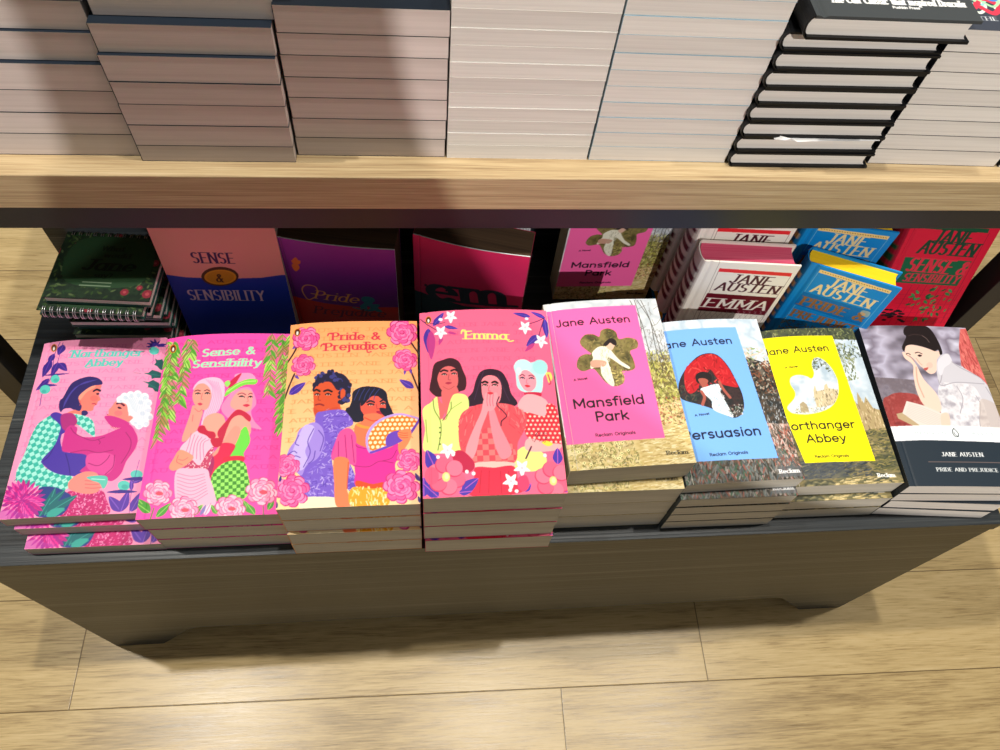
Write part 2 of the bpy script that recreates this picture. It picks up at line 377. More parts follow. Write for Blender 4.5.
    A.dabs([(420, 400), (520, 410), (620, 395), (650, 450), (665, 530), (520, 545), (370, 545), (380, 480)], ['ff9fd0', 'f6b8dc', '9c1558'], 260, 1.8, .7)
    A.blob([(420, 345), (470, 300), (530, 280), (590, 290), (610, 330), (625, 345), (600, 400), (540, 415), (470, 405), (425, 385)], 'ff8f86')
    for y in (335, 356, 378): A.line([(520, y), (570, y + 3), (620, y - 2)], 'd65a62', .6)
    A.blob([(530, 315), (590, 305), (650, 310), (655, 350), (630, 385), (605, 350), (560, 335)], '5fc9b8'); A.line([(560, 325), (640, 330)], 'bdf2e8', .8)
    # foliage, dahlia, lower right blooms
    A.blob([(240, 380), (330, 372), (400, 400), (440, 440), (380, 540), (230, 545), (250, 470)], '2c3f8a')
    for a, b in (((280, 540), (340, 380)), ((280, 500), (400, 390)), ((290, 530), (470, 425)), ((300, 545), (400, 510)), ((250, 545), (310, 440))): A.leaf(a, b, .34, '1f6b72', '3fa39a')
    A.leaf((290, 545), (400, 500), .5, '3aa79c')
    A.mum(145, 450, 140, ['ec2f9c', 'f65cb4', 'd01f86', 'a8248f'], 24)
    A.blob([(0, 520), (60, 500), (120, 520), (200, 545), (0, 560)], 'b03aa8', alpha=.5)
    A.ell(832, 297, 38, 26, T); A.ell(755, 365, 38, 30, T); A.ell(760, 372, 20, 14, '46b3ab')
    for a, b, w in (((735, 520), (665, 430), .45), ((735, 520), (780, 400), .45), ((795, 520), (865, 400), .42), ((800, 395), (800, 320), .3), ((800, 350), (885, 320), .3)): A.leaf(a, b, w, '5a34a8', '8e5fd0')
    A.blob([(650, 405), (740, 390), (835, 402), (740, 412)], P); A.blob([(745, 328), (830, 312), (890, 320), (830, 335)], P); A.line([(785, 530), (800, 400), (850, 210)], P, .4)
    A.crop(20, 330, 6.25); A.emblem(184, 110, 27)
    return A

def willow(A, x0, y0, x1, y1, n, seed):
    R = np.random.default_rng(seed)
    A.line([(x0, y0), ((x0 + x1) / 2 + 6, (y0 + y1) / 2), (x1, y1)], '7a9a3a', .9)
    for i in range(n):
        t = i / n; x, y = x0 + (x1 - x0) * t, y0 + (y1 - y0) * t
        for s in (-1, 1):
            c = ['8fd44a', '5fae3c', 'b5e36a', 'b98a5a', 'e07a8a'][R.integers(5)]
            A.leaf((x, y), (x + s * R.uniform(25, 48), y + R.uniform(30, 75)), .3, c, '4f8a34')

def art_sense():
    A = Art(129, 198, 'ff52b4', [(170, 333), (290, 332), (280.3, 512.4), (137.2, 519.2)], 12)
    A.wall_text('e63a9c', [186, 176, 166, 156, 146, 136, 126, 116, 106, 96, 86, 76, 66, 56, 46], .95, seed=1)
    A.crop(140, 325, 6.25)
    for a in ((195, 70, 170, 600, 20, 1), (235, 75, 200, 560, 16, 2), (320, 70, 260, 470, 14, 3), (350, 75, 330, 180, 4, 7), (230, 90, 120, 700, 22, 8), (820, 50, 800, 420, 12, 4), (880, 50, 880, 520, 16, 5), (930, 50, 880, 640, 20, 6)): willow(A, *a)
    A.text('Sense &', (405, 182), (718, 168), 8.4, 'a6f0c4', 'swash', .29, .1); A.text('Sensibility', (345, 248), (752, 240), 8.4, 'a6f0c4', 'swash', .29, .1)
    # right figure: hat, hair, face
    A.blob([(560, 430), (600, 390), (680, 370), (712, 400), (730, 470), (700, 520), (720, 580), (760, 630), (640, 600), (560, 560), (520, 500)], 'ff8cc0')
    A.blob([(600, 420), (650, 385), (700, 395), (708, 440), (700, 500), (670, 522), (610, 512), (575, 480)], 'ffa59a')
    A.line([(620, 415), (645, 407), (668, 418)], '8a2a4a', .9); A.line([(684, 415), (696, 408), (706, 412)], '8a2a4a', .9); A.line([(628, 428), (645, 424), (660, 432)], '3a1430', 1.); A.line([(684, 430), (695, 425), (705, 430)], '3a1430', 1.); A.blob([(650, 482), (675, 474), (692, 482), (672, 492)], 'd02a50')
    A.line([(675, 430), (682, 455), (672, 462)], 'd0606a', .5); A.eyes([(645, 430), (695, 431)], 10)
    A.blob([(600, 300), (640, 285), (700, 288), (725, 320), (690, 350), (620, 350)], 'ff9ccc')
    A.blob([(540, 425), (560, 385), (610, 350), (680, 322), (735, 325), (722, 352), (660, 358), (600, 390), (550, 425)], '7de04a'); A.line([(555, 400), (640, 345), (725, 332)], 'b7f57c', 1.2)
    A.blob([(565, 375), (580, 330), (640, 285), (625, 320), (600, 355)], 'd01f4c'); A.blob([(540, 345), (565, 330), (575, 350), (555, 370)], '9be86a')
    # left figure: hair, face
    A.blob([(350, 380), (380, 335), (440, 312), (500, 315), (535, 350), (540, 420), (500, 520), (440, 560), (400, 600), (430, 480), (460, 440), (440, 400), (395, 380)], 'f7b6dc')
    A.blob([(350, 400), (375, 355), (420, 345), (455, 380), (462, 430), (450, 480), (425, 510), (380, 500), (350, 450)], 'ffa08f')
    A.blob([(352, 385), (380, 335), (440, 312), (505, 315), (540, 355), (535, 440), (500, 520), (450, 555), (400, 605), (430, 520), (462, 450), (455, 385), (420, 348), (380, 352)], 'fbc4e2')
    for k in range(7): A.line([(430 + k * 12, 322 + k * 3), (470 + k * 9, 380 + k * 8), (450 + k * 10, 480 + k * 5), (420 + k * 10, 560)], 'e88cc0', .45)
    A.line([(362, 392), (378, 386), (394, 392)], '5a1a34', 1.); A.line([(420, 392), (436, 386), (452, 394)], '5a1a34', 1.); A.line([(366, 408), (380, 403), (394, 410)], '2a1024', 1.1); A.line([(424, 408), (437, 402), (452, 410)], '2a1024', 1.1); A.blob([(378, 470), (395, 465), (408, 474), (392, 482)], 'd23a5c'); A.eyes([(380, 409), (437, 409)], 11); A.line([(408, 405), (400, 440), (408, 446)], 'c8606a', .6)
    # her arm and shoulder
    A.blob([(330, 540), (350, 480), (385, 500), (410, 520), (400, 560), (370, 640), (310, 700), (280, 690)], 'ff9f90'); A.line([(360, 500), (385, 520), (405, 505)], 'd0606a', .6); A.line([(350, 540), (345, 580)], 'd0606a', .6)
    A.blob([(410, 590), (440, 545), (500, 530), (540, 560), (545, 640), (500, 700), (420, 700)], 'ffa896')
    A.crop(130, 420, 6.25)
    # right figure body
    A.blob([(600, 30), (640, -40), (700, -60), (750, -20), (760, 60), (700, 120), (600, 110), (560, 70)], 'ffa896')
    A.blob([(590, 110), (560, 60), (610, -10), (680, -85), (755, -50), (752, -10), (700, -50), (650, -30), (620, 30)], 'c81f45')
    A.blob([(650, 110), (690, 60), (730, 20), (752, 70), (755, 120), (720, 185), (715, 215), (620, 225), (610, 180)], '6fe04a')
    A.blob([(590, 120), (660, 20), (700, 40), (680, 110), (640, 180), (590, 250), (520, 330), (490, 300), (510, 220)], 'ff9c8c')
    A.blob([(590, 125), (665, 135), (650, 185), (600, 250), (560, 300), (510, 350), (490, 320), (500, 240), (560, 190)], 'e01f50'); A.blob([(490, 320), (500, 240), (530, 200), (540, 260), (510, 350)], '8a1a70', alpha=.6)
    A.blob([(600, 215), (712, 205), (715, 240), (620, 255)], 'e01f45')
    A.blob([(600, 250), (715, 240), (745, 320), (755, 400), (720, 480), (560, 500), (520, 350)], '3f8f2c', tex=checks('9df06a', 3.6, .1))
    # left figure body
    A.blob([(380, 100), (420, 55), (460, 50), (520, 90), (560, 120), (540, 150), (500, 280), (400, 290), (330, 170)], 'f9c4dc')
    for k in range(6): A.line([(400 + k * 22, 62 + k * 8), (385 + k * 18, 130), (360 + k * 24, 200 + k * 8)], 'c85a96', .5)
    A.blob([(440, 40), (450, 18), (480, 15), (500, 45), (540, 55), (550, 85), (520, 98), (490, 75), (450, 58)], 'c81840'); A.blob([(520, 100), (590, 95), (580, 140), (540, 150)], 'c81840')
    A.blob([(395, 225), (450, 265), (500, 180), (540, 150), (520, 230), (495, 290), (400, 285), (350, 275)], 'c8406a'); A.dabs([(395, 225), (450, 265), (500, 180), (540, 150), (495, 290), (350, 275)], ['ffd9ea', 'fff'*2], 90, 1.4, .8)
    A.blob([(330, 165), (400, 195), (410, 225), (350, 275), (290, 298), (262, 275), (290, 220)], 'ff9c80'); A.line([(345, 260), (310, 240), (320, 200)], 'd0606a', .7); A.line([(380, 215), (350, 232), (320, 225)], 'd0606a', .6)
    A.blob([(310, 295), (400, 285), (495, 290), (515, 350), (540, 430), (545, 520), (420, 560), (320, 540), (295, 420)], 'f9bcd8')
    for k in range(8): A.line([(312, 315 + k * 22), (400, 335 + k * 24), (480 + k * 3, 320 + k * 18)], 'd8699e', .5)
    # peonies and leaves along the foot
    for a, b in (((140, 570), (65, 480)), ((140, 570), (60, 510)), ((180, 600), (270, 510)), ((400, 590), (470, 520)), ((560, 580), (520, 520)), ((760, 570), (720, 490)), ((790, 580), (740, 510)), ((870, 550), (905, 470))): A.leaf(a, b, .42, '4f9f3c', 'a6dc6a')
    A.line([(165, 540), (140, 620)], '5a8a3a', 1.); A.line([(840, 510), (842, 590)], '6a7a5a', 1.)
    for x, y, r in ((190, 440, 95), (350, 550, 95), (640, 540, 95), (830, 430, 100)):
        A.rose(x, y, r, 'ffc9e0', 'ff9fc8', 'd8508e', 10); A.ell(x + 10, y + 5, r * .25, r * .14, 'e0506a')
    A.leaf((480, 590), (520, 510), .4, 'f4d9ee', 'c87ab0'); A.leaf((455, 590), (490, 520), .3, '8a7ac0')
    A.crop(140, 325, 6.25); A.emblem(226, 118, 27)
    return A

def art_pride():
    A = Art(129, 198, 'ffb070', [(292, 323), (419, 320), (418.5, 506.1), (280.8, 512.8)], 13)
    A.grad('ffe0a8', 'ffa868'); A.wall_text('ee9255', [186, 176, 166, 156, 146, 136, 126, 116, 106, 96, 86, 76, 66], .9, seed=2)
    A.crop(275, 315, 6.25)
    A.text('Pride &', (368, 166), (668, 160), 8.6, 'd8344c', 'swash', .25); A.text('Prejudice', (325, 235), (705, 222), 8.6, 'd8344c', 'swash', .25)
    A.line([(342, 135), (350, 122), (372, 125)], 'd8344c', 1.4); A.line([(300, 205), (308, 193), (330, 196)], 'd8344c', 1.4); A.line([(585, 225), (590, 245), (612, 240)], 'd8344c', 1.2)
    for q in ([(155, 185), (130, 240), (92, 300)], [(135, 380), (100, 470), (70, 560)], [(845, 150), (875, 200), (905, 245)], [(850, 350), (880, 430), (905, 500)]): A.line(q, '2c1424', 1.6)
    for a, b in (((105, 512), (205, 440)), ((870, 470), (785, 420)), ((140, 390), (165, 415)), ((160, 180), (120, 215)), ((820, 355), (815, 385)), ((850, 345), (858, 380))): A.leaf(a, b, .45, '4a30a0', '7a50c8')
    for x, y, r in ((205, 150, 88), (190, 325, 78), (805, 110, 98), (820, 290, 78)): A.rose(x, y, r, 'ff86bc', 'f25a9f', 'c22a6e', 9)
    # man
    A.blob([(255, 500), (262, 440), (290, 400), (350, 380), (430, 385), (475, 430), (485, 490), (470, 550), (430, 585), (410, 560), (400, 500), (350, 440)], '1c1838')
    A.blob([(258, 490), (300, 445), (360, 440), (400, 490), (440, 490), (450, 530), (420, 560), (425, 620), (440, 680), (300, 690), (262, 640), (258, 570)], 'd9532c')
    A.blob([(255, 600), (300, 620), (400, 600), (425, 640), (440, 700), (300, 700), (262, 650)], 'c23f26', alpha=.5)
    for i in range(70):
        a = A.rng.uniform(0, 1); x = 250 + 230 * a; y = 440 - 62 * math.sin(math.pi * min(1, a * 1.1)) + A.rng.uniform(-12, 42)
        A.ell(x, y, 12, 12, '1c1838' if i % 3 else '3a3a80')
    for i in range(30): A.ell(A.rng.uniform(415, 480), A.rng.uniform(440, 575), 13, 13, '1c1838' if i % 3 else '3a3a80')
    A.blob([(425, 490), (445, 485), (452, 515), (432, 545), (420, 530)], 'd9532c')
    A.line([(262, 492), (278, 488), (292, 495)], '2a0f18', 1.6); A.line([(325, 495), (345, 490), (365, 498)], '2a0f18', 1.6); A.line([(266, 518), (280, 513), (294, 518)], '1a0a14', 1.2); A.line([(330, 518), (345, 512), (362, 520)], '1a0a14', 1.2)
    A.eyes([(280, 519), (345, 519)], 12); A.line([(258, 494), (276, 488), (294, 497)], '1a0a10', 2.); A.line([(322, 497), (345, 490), (368, 500)], '1a0a10', 2.)
    A.line([(292, 515), (285, 550), (300, 556)], '9a2c20', .7); A.line([(270, 585), (295, 580), (318, 588)], '8a1f24', 1.5)
    # woman hair and face
    A.blob([(470, 625), (490, 560), (500, 500), (560, 468), (650, 470), (700, 500), (712, 560), (740, 640), (700, 680), (560, 690), (490, 680)], '14142c')
    A.blob([(545, 560), (580, 530), (660, 530), (695, 560), (695, 620), (680, 680), (640, 720), (580, 700), (550, 640)], 'ee5a48')
    A.blob([(545, 585), (545, 520), (560, 480), (650, 475), (700, 510), (705, 545), (672, 545), (640, 520), (600, 540), (560, 585)], '14142c')
    A.line([(585, 568), (605, 560), (625, 566)], '14142c', 1.2); A.line([(665, 562), (680, 552), (692, 556)], '14142c', 1.2); A.line([(588, 582), (605, 575), (625, 582)], '0a0a18', 1.4); A.line([(668, 576), (680, 568), (692, 572)], '0a0a18', 1.4); A.line([(640, 580), (645, 608), (655, 606)], 'b02c38', .6); A.eyes([(606, 583), (680, 577)], 12); A.line([(583, 568), (605, 558), (628, 567)], '14142c', 1.6); A.line([(664, 562), (682, 551), (695, 557)], '14142c', 1.6)
    for k in range(5): A.line([(540 + k * 30, 480), (520 + k * 28, 520), (505 + k * 30, 555)], '34408a', .6)
    A.crop(270, 415, 6.25)
    A.blob([(670, 0), (700, -5), (712, 8), (690, 22)], 'b01c3c')
    A.blob([(690, -20), (730, -20), (780, 15), (760, 30), (715, 25)], '14142c'); A.blob([(490, -20), (560, -20), (600, 40), (560, 70), (520, 60), (490, 30)], '14142c')
    # man's coat and waistcoat
    A.blob([(300, 30), (350, 0), (460, -10), (500, 20), (530, 80), (460, 120), (420, 200), (400, 300), (430, 540), (230, 540), (210, 400), (250, 300), (300, 200)], '7a5ad0')
    A.dabs([(350, 0), (460, -10), (530, 80), (430, 170), (400, 300), (430, 540), (230, 540), (240, 400), (330, 300), (350, 120)], ['c9b8f4', 'b29aec', '5b3cb8', '8f74e0'], 520, 4, .8)
    A.blob([(500, 320), (540, 400), (545, 470), (500, 490), (480, 400)], '6a48c4'); A.dabs([(500, 320), (540, 400), (545, 470), (500, 490)], ['b8a4f0'], 40, 3, .7)
    A.blob([(130, 300), (140, 240), (180, 180), (200, 120), (250, 85), (300, 70), (345, 110), (355, 200), (320, 290), (250, 340), (220, 400), (180, 370)], 'a58ae6')
    A.blob([(225, 100), (270, 85), (295, 110), (270, 180), (240, 250), (255, 310), (215, 370), (150, 310), (170, 230)], 'c9b6f6')
    for q in ([(290, 110), (255, 190), (270, 260), (230, 350)], [(320, 120), (350, 170), (330, 250)], [(135, 270), (170, 250), (190, 262)], [(150, 300), (180, 280), (210, 290)], [(200, 150), (180, 200), (200, 215)], [(300, 250), (290, 300), (260, 330)]): A.line(q, '5a3ab0', .8)
    A.blob([(230, 540), (330, 530), (430, 540), (430, 600), (220, 605)], 'fff0cc')
    # woman's neck, blouse, arms
    A.blob([(540, 90), (590, 60), (600, 20), (690, 15), (720, 60), (780, 120), (800, 200), (740, 240), (600, 230), (545, 190)], 'ff7a52')
    A.blob([(555, 75), (600, 92), (660, 95), (700, 70), (705, 85), (660, 110), (590, 106), (550, 90)], 'ff9f3c'); A.line([(600, 40), (650, 60), (700, 48)], 'e0342c', .9)
    A.blob([(430, 170), (460, 120), (510, 108), (545, 150), (550, 200), (640, 235), (740, 230), (800, 200), (805, 280), (780, 330), (785, 430), (720, 470), (550, 465), (540, 380), (520, 330), (400, 300)], 'e62a9c')
    A.blob([(430, 170), (460, 120), (510, 108), (545, 150), (548, 220), (545, 330), (510, 330), (480, 300), (402, 300), (415, 230)], 'f0509c')
    for q in ([(545, 210), (560, 225), (640, 240)], [(530, 340), (620, 345), (690, 310), (770, 320)], [(700, 310), (760, 290), (790, 240)], [(440, 190), (440, 290)], [(480, 150), (490, 300)], [(520, 150), (535, 320)]): A.line(q, 'a8146e', .7)
    A.blob([(415, 300), (500, 300), (500, 400), (490, 480), (520, 570), (480, 590), (425, 580), (415, 450)], 'ff8254'); A.line([(500, 320), (495, 420), (492, 480)], 'd24a30', .8)
    A.blob([(550, 430), (640, 450), (710, 440), (715, 480), (560, 475)], 'ff4a1c')
    A.blob([(520, 475), (640, 478), (720, 480), (730, 580), (520, 585)], 'ffa820'); A.dabs([(520, 475), (720, 480), (730, 580), (520, 585)], ['fff0c0', 'ffe07a'], 70, 4, 1.3, (50, 130))
    A.blob([(800, 210), (830, 160), (860, 90), (880, 110), (875, 170), (840, 230), (810, 265)], 'ff8a58')
    # fan
    f = [(630, 262), (605, 200), (615, 130), (660, 70), (730, 28), (810, 8), (880, 20), (935, 42), (905, 95), (860, 150), (790, 195), (700, 240)]
    A.blob(f, 'c0a0ec'); A.blob([(638, 245), (620, 200), (630, 140), (670, 84), (735, 42), (810, 22), (875, 32), (922, 50), (895, 90), (850, 140), (780, 185), (700, 225)], 'f08018', tex=dots('fff2c8', 4.6, .36))
    A.blob([(725, 200), (735, 150), (780, 122), (830, 120), (860, 140), (790, 195), (740, 215)], '6a40c0'); A.line([(635, 258), (700, 235), (790, 195), (870, 140), (930, 50)], '6a40c0', 2.2)
    A.blob([(800, 130), (850, 105), (880, 120), (875, 160), (840, 180), (810, 165)], 'ff8a58')
    for y in (128, 142, 156): A.line([(800, y), (835, y + 6), (860, y + 4)], 'c8482c', .5)
    for x, y, r in ((130, 340, 80), (165, 495, 108), (862, 300, 78), (815, 465, 112)): A.rose(x, y, r, 'ff8cc4', 'f560a8', 'cf2a7c', 10)
    for a, b in (((50, 560), (60, 460)), ((75, 600), (50, 540)), ((90, 440), (95, 400)), ((925, 560), (915, 520)), ((925, 430), (900, 380))): A.leaf(a, b, .4, '3a2a7c')
    A.crop(275, 315, 6.25); A.emblem(150, 104, 27)
    return A

def art_emma():
    A = Art(129, 198, 'ff6a92', [(421, 312), (549, 306), (569.3, 488), (423.5, 498.4)], 14)
    A.wall_text('f05a86', [178, 168, 158, 148, 138, 128, 118, 108, 98, 88], .95, x0=16, x1=112)
    A.crop(415, 300, 6.25)
    P = '46309c'
    for a, b, w in (((125, 160), (190, 80), .35), ((195, 165), (278, 180), .3), ((92, 175), (98, 330), .32), ((735, 85), (628, 72), .3), ((830, 85), (740, 55), .3), ((825, 90), (840, 210), .28), ((790, 195), (710, 272), .42)): A.leaf(a, b, w, P, '6a50c0')
    for a, b, w in (((110, 190), (112, 370), .25), ((215, 200), (275, 215), .3), ((760, 250), (700, 305), .3), ((180, 230), (160, 280), .4)): A.leaf(a, b, w, 'c03a88')
    A.line([(45, 115), (95, 155), (150, 190)], '2a1848', .8); A.line([(60, 130), (140, 150), (200, 140)], '2a1848', .6); A.line([(825, 85), (780, 110), (730, 130)], '2a1848', .8); A.line([(822, 90), (800, 160), (785, 220)], '2a1848', .7)
    for x, y, r in ((235, 105, 42), (172, 200, 44), (702, 155, 44), (802, 232, 46)): A.star(x, y, r, 'fdf4fa', 'ffd0dc')
    A.ell(172, 122, 14, 10, 'f0e8fa'); A.ell(712, 100, 12, 9, 'f0e8fa')
    A.text('Emma', (322, 243), (588, 238), 8.8, 'fff27a', 'swash', .26); A.line([(300, 210), (306, 190), (325, 190)], 'fff27a', 1.3); A.line([(575, 225), (600, 248), (628, 243)], 'fff27a', 1.2)
    # three people: hair shapes first
    A.blob([(100, 545), (110, 490), (130, 400), (180, 375), (235, 362), (285, 385), (310, 440), (330, 490), (325, 550), (290, 570), (180, 600), (140, 600), (105, 570)], '3c1420')
    A.blob([(150, 480), (175, 430), (220, 412), (265, 430), (278, 480), (275, 530), (245, 570), (215, 580), (175, 560), (155, 520)], 'e0686a')
    A.blob([(180, 560), (240, 560), (270, 540), (290, 640), (240, 800), (180, 640)], 'e0686a')
    A.line([(172, 445), (190, 436), (210, 442)], '2a0c18', 1.2); A.line([(236, 440), (255, 434), (272, 442)], '2a0c18', 1.2); A.line([(178, 464), (192, 459), (206, 465)], '1a0812', 1.1); A.line([(240, 460), (254, 455), (268, 461)], '1a0812', 1.1); A.line([(222, 465), (218, 495), (232, 498)], 'a83a48', .6); A.blob([(198, 518), (218, 510), (240, 516), (218, 526)], 'b02c48'); A.eyes([(192, 464), (254, 460)], 11); A.line([(170, 446), (190, 437), (212, 443)], '1a0812', 1.8); A.line([(236, 441), (256, 434), (275, 442)], '1a0812', 1.8); A.line([(185, 540), (220, 556), (255, 538)], 'b8484e', .6)
    A.blob([(640, 450), (628, 400), (660, 370), (710, 375), (745, 370), (790, 355), (835, 375), (838, 420), (815, 460), (810, 520), (790, 560), (700, 560), (650, 530)], 'bdeef0')
    A.ell(688, 395, 55, 40, 'c6f3f4'); A.ell(795, 395, 48, 45, 'a8e4ea'); A.blob([(830, 430), (860, 425), (872, 460), (850, 490), (838, 460)], 'f8e06a')
    A.blob([(660, 450), (700, 420), (745, 440), (768, 470), (765, 520), (735, 552), (695, 545), (665, 500)], 'ff9cae')
    A.line([(668, 458), (682, 450), (696, 458)], '7a2040', 1.); A.line([(722, 456), (738, 450), (755, 458)], '7a2040', 1.); A.line([(670, 472), (682, 467), (695, 474)], '2a1024', 1.1); A.line([(725, 472), (740, 465), (755, 472)], '2a1024', 1.1); A.blob([(695, 518), (714, 512), (732, 520), (712, 528)], 'e0283c'); A.line([(712, 475), (706, 500), (718, 503)], 'd8607a', .5); A.eyes([(683, 472), (740, 470)], 10, '2a1024', '3a4a7a')
    A.line([(845, 440), (860, 490), (850, 500)], 'c83a5a', 1.2); A.ell(660, 430, 18, 26, 'e6fafa', alpha=.6)
    A.blob([(330, 620), (370, 570), (390, 500), (420, 445), (480, 425), (550, 440), (590, 500), (610, 570), (650, 630), (600, 660), (560, 640), (420, 650), (340, 660)], '2a1028')
    A.blob([(425, 540), (430, 490), (470, 465), (520, 475), (548, 520), (545, 600), (520, 640), (460, 640), (432, 600)], 'ff8a98')
    A.line([(432, 515), (446, 508), (462, 514)], '1a0818', 1.2); A.line([(492, 512), (508, 506), (524, 514)], '1a0818', 1.2); A.line([(432, 528), (446, 522), (460, 530)], '10060e', 1.2); A.line([(492, 526), (508, 520), (524, 528)], '10060e', 1.2); A.line([(474, 530), (468, 560), (480, 562)], 'c84a62', .6); A.blob([(460, 575), (480, 568), (500, 575), (480, 588)], 'd8283c'); A.eyes([(447, 527), (509, 525)], 12); A.line([(430, 512), (446, 504), (464, 511)], '14060e', 1.8); A.line([(491, 510), (509, 502), (527, 511)], '14060e', 1.8)
    for k in range(5): A.line([(440 + k * 22, 440 + k * 4), (410 + k * 40, 520 + k * 10), (380 + k * 55, 620)], '4a2a50', .5) if k in (0, 4) else None
    A.blob([(700, 560), (790, 555), (800, 575), (760, 588), (700, 580)], 'd02048')
    A.crop(415, 400, 6.25)
    # shirt on the left
    A.blob([(55, 60), (110, 10), (150, -20), (170, 90), (195, 120), (230, 0), (260, -40), (330, -30), (345, 40), (300, 100), (285, 200), (300, 310), (170, 330), (60, 310), (70, 180)], 'e2f58a')
    A.blob([(150, -25), (180, 20), (232, -30), (215, 30), (170, 120), (158, 60)], 'e0686a'); A.line([(120, -10), (130, 60), (165, 125), (170, 200), (150, 310)], '5a6a20', .7); A.line([(235, 10), (230, 60), (180, 125)], '5a6a20', .7); A.line([(75, 120), (80, 200), (85, 260)], '8a9a3a', .7); A.line([(300, 10), (230, 60), (200, 120)], '8a9a3a', .5)
    for y in (170, 200, 235, 272): A.ell(163, y, 5, 5, '3a4a1a')
    # figure on the right
    A.blob([(650, 20), (700, -50), (780, -50), (840, -10), (830, 70), (760, 70), (690, 55)], 'ffb0b8')
    A.blob([(690, 60), (820, 75), (832, 5), (880, 0), (905, 60), (925, 230), (850, 250), (720, 220), (690, 150)], 'e62f3e', tex=dots('ffd6c8', 4.4, .27))
    A.blob([(620, 380), (640, 310), (700, 270), (800, 300), (830, 360), (760, 420), (640, 420)], 'f2f08a'); A.blob([(700, 235), (740, 220), (830, 240), (925, 245), (900, 280), (780, 300), (700, 290)], 'ffb4b4')
    A.line([(735, 270), (700, 345)], '4a1a3a', 1.4); A.blob([(800, 240), (835, 228), (870, 245), (840, 262)], 'ffe14a')
    A.dabs([(740, 175), (830, 175), (830, 235), (750, 240)], ['5a1030'], 24, 3, .5)
    # middle figure: blouse, arms, skirt
    A.blob([(290, 100), (340, 50), (420, 20), (520, 10), (620, 20), (700, 70), (700, 150), (650, 250), (620, 380), (380, 385), (300, 320), (280, 220)], 'f2525e')
    A.blob([(430, 180), (520, 180), (620, 270), (620, 375), (380, 380), (350, 330)], 'ff7a7a', tex=checks('f04858', 5.5))
    A.dabs([(290, 100), (420, 20), (440, 120), (330, 300), (285, 220)], ['ff8a8a', 'd8344a'], 60, 7, .7, (40, 110)); A.dabs([(530, 20), (620, 20), (700, 70), (650, 250), (560, 120)], ['ff8a8a', 'd8344a'], 60, 7, .7, (60, 140))
    A.blob([(440, -10), (470, 40), (420, 180), (390, 310), (360, 360), (325, 330), (330, 280), (370, 180), (420, 70)], 'ff9aa6')
    A.blob([(470, 30), (500, 40), (540, 150), (600, 270), (610, 320), (570, 355), (535, 340), (500, 250), (475, 120)], 'ff8c9c')
    A.blob([(440, 10), (450, -50), (480, -40), (520, -55), (525, 0), (500, 50), (460, 60)], 'ff9aa6')
    for x in (462, 480, 498): A.line([(x, -45), (x - 4, 0), (x, 30)], 'd8506a', .5)
    A.line([(535, -30), (520, 20), (560, 60), (580, 90), (550, 120), (545, 150)], '3a1430', 1.)
    A.blob([(380, 385), (500, 372), (625, 375), (620, 400), (500, 412), (385, 412)], 'ffc4bc')
    A.blob([(385, 412), (500, 410), (625, 398), (650, 500), (660, 560), (360, 590), (375, 480)], 'f4284a')
    for x in (420, 470, 540, 590): A.line([(x, 430), (x + (x - 500) * .15, 570)], 'b81436', .7, False)
    # flowers at the foot
    A.blob([(240, 330), (300, 310), (370, 370), (375, 420), (320, 450), (260, 400)], 'c41c4a')
    for a, b in (((140, 440), (80, 310)), ((60, 600), (60, 480)), ((300, 560), (400, 480)), ((150, 600), (60, 520)), ((280, 570), (360, 560)), ((900, 370), (900, 270)), ((960, 540), (900, 460)), ((690, 550), (730, 500))): A.leaf(a, b, .55, '4a34b0', 'd060c8')
    for (x, y, r) in ((200, 470, 125), (870, 470, 120)):
        for i in range(6):
            a = i * 1.047 + .3; cx, cy = x + r * .55 * math.cos(a), y + r * .55 * math.sin(a)
            A.ell(cx, cy, r * .44, r * .42, 'd83a68'); A.ell(cx + 3, cy - 4, r * .41, r * .39, 'ff7a98' if i % 2 else 'fb6488')
        A.ell(x, y + 5, r * .2, r * .24, 'ffe08a'); A.ell(x + 3, y + 2, r * .1, r * .14, 'fff3b8')
    A.ell(110, 470, 45, 55, 'ee5a80')
    for x, y, r in ((210, 310, 52), (605, 490, 55), (675, 405, 55)): A.star(x, y, r, 'ffffff', 'ffd0dc')
    for x, y in ((150, 352), (245, 335), (330, 440), (372, 450), (640, 550), (600, 545), (820, 320)): A.ell(x, y, 12, 12, 'fff4fa')
    A.blob([(650, 470), (700, 450), (720, 510), (690, 550), (650, 530)], 'f04070')
    A.crop(415, 300, 6.25); A.emblem(95, 122, 24)
    return A

def reclam(quad, bg, panel, name, ocols, lay, seed):
    A = Art(121, 188, bg, quad, seed)
    lay(A)
    return A

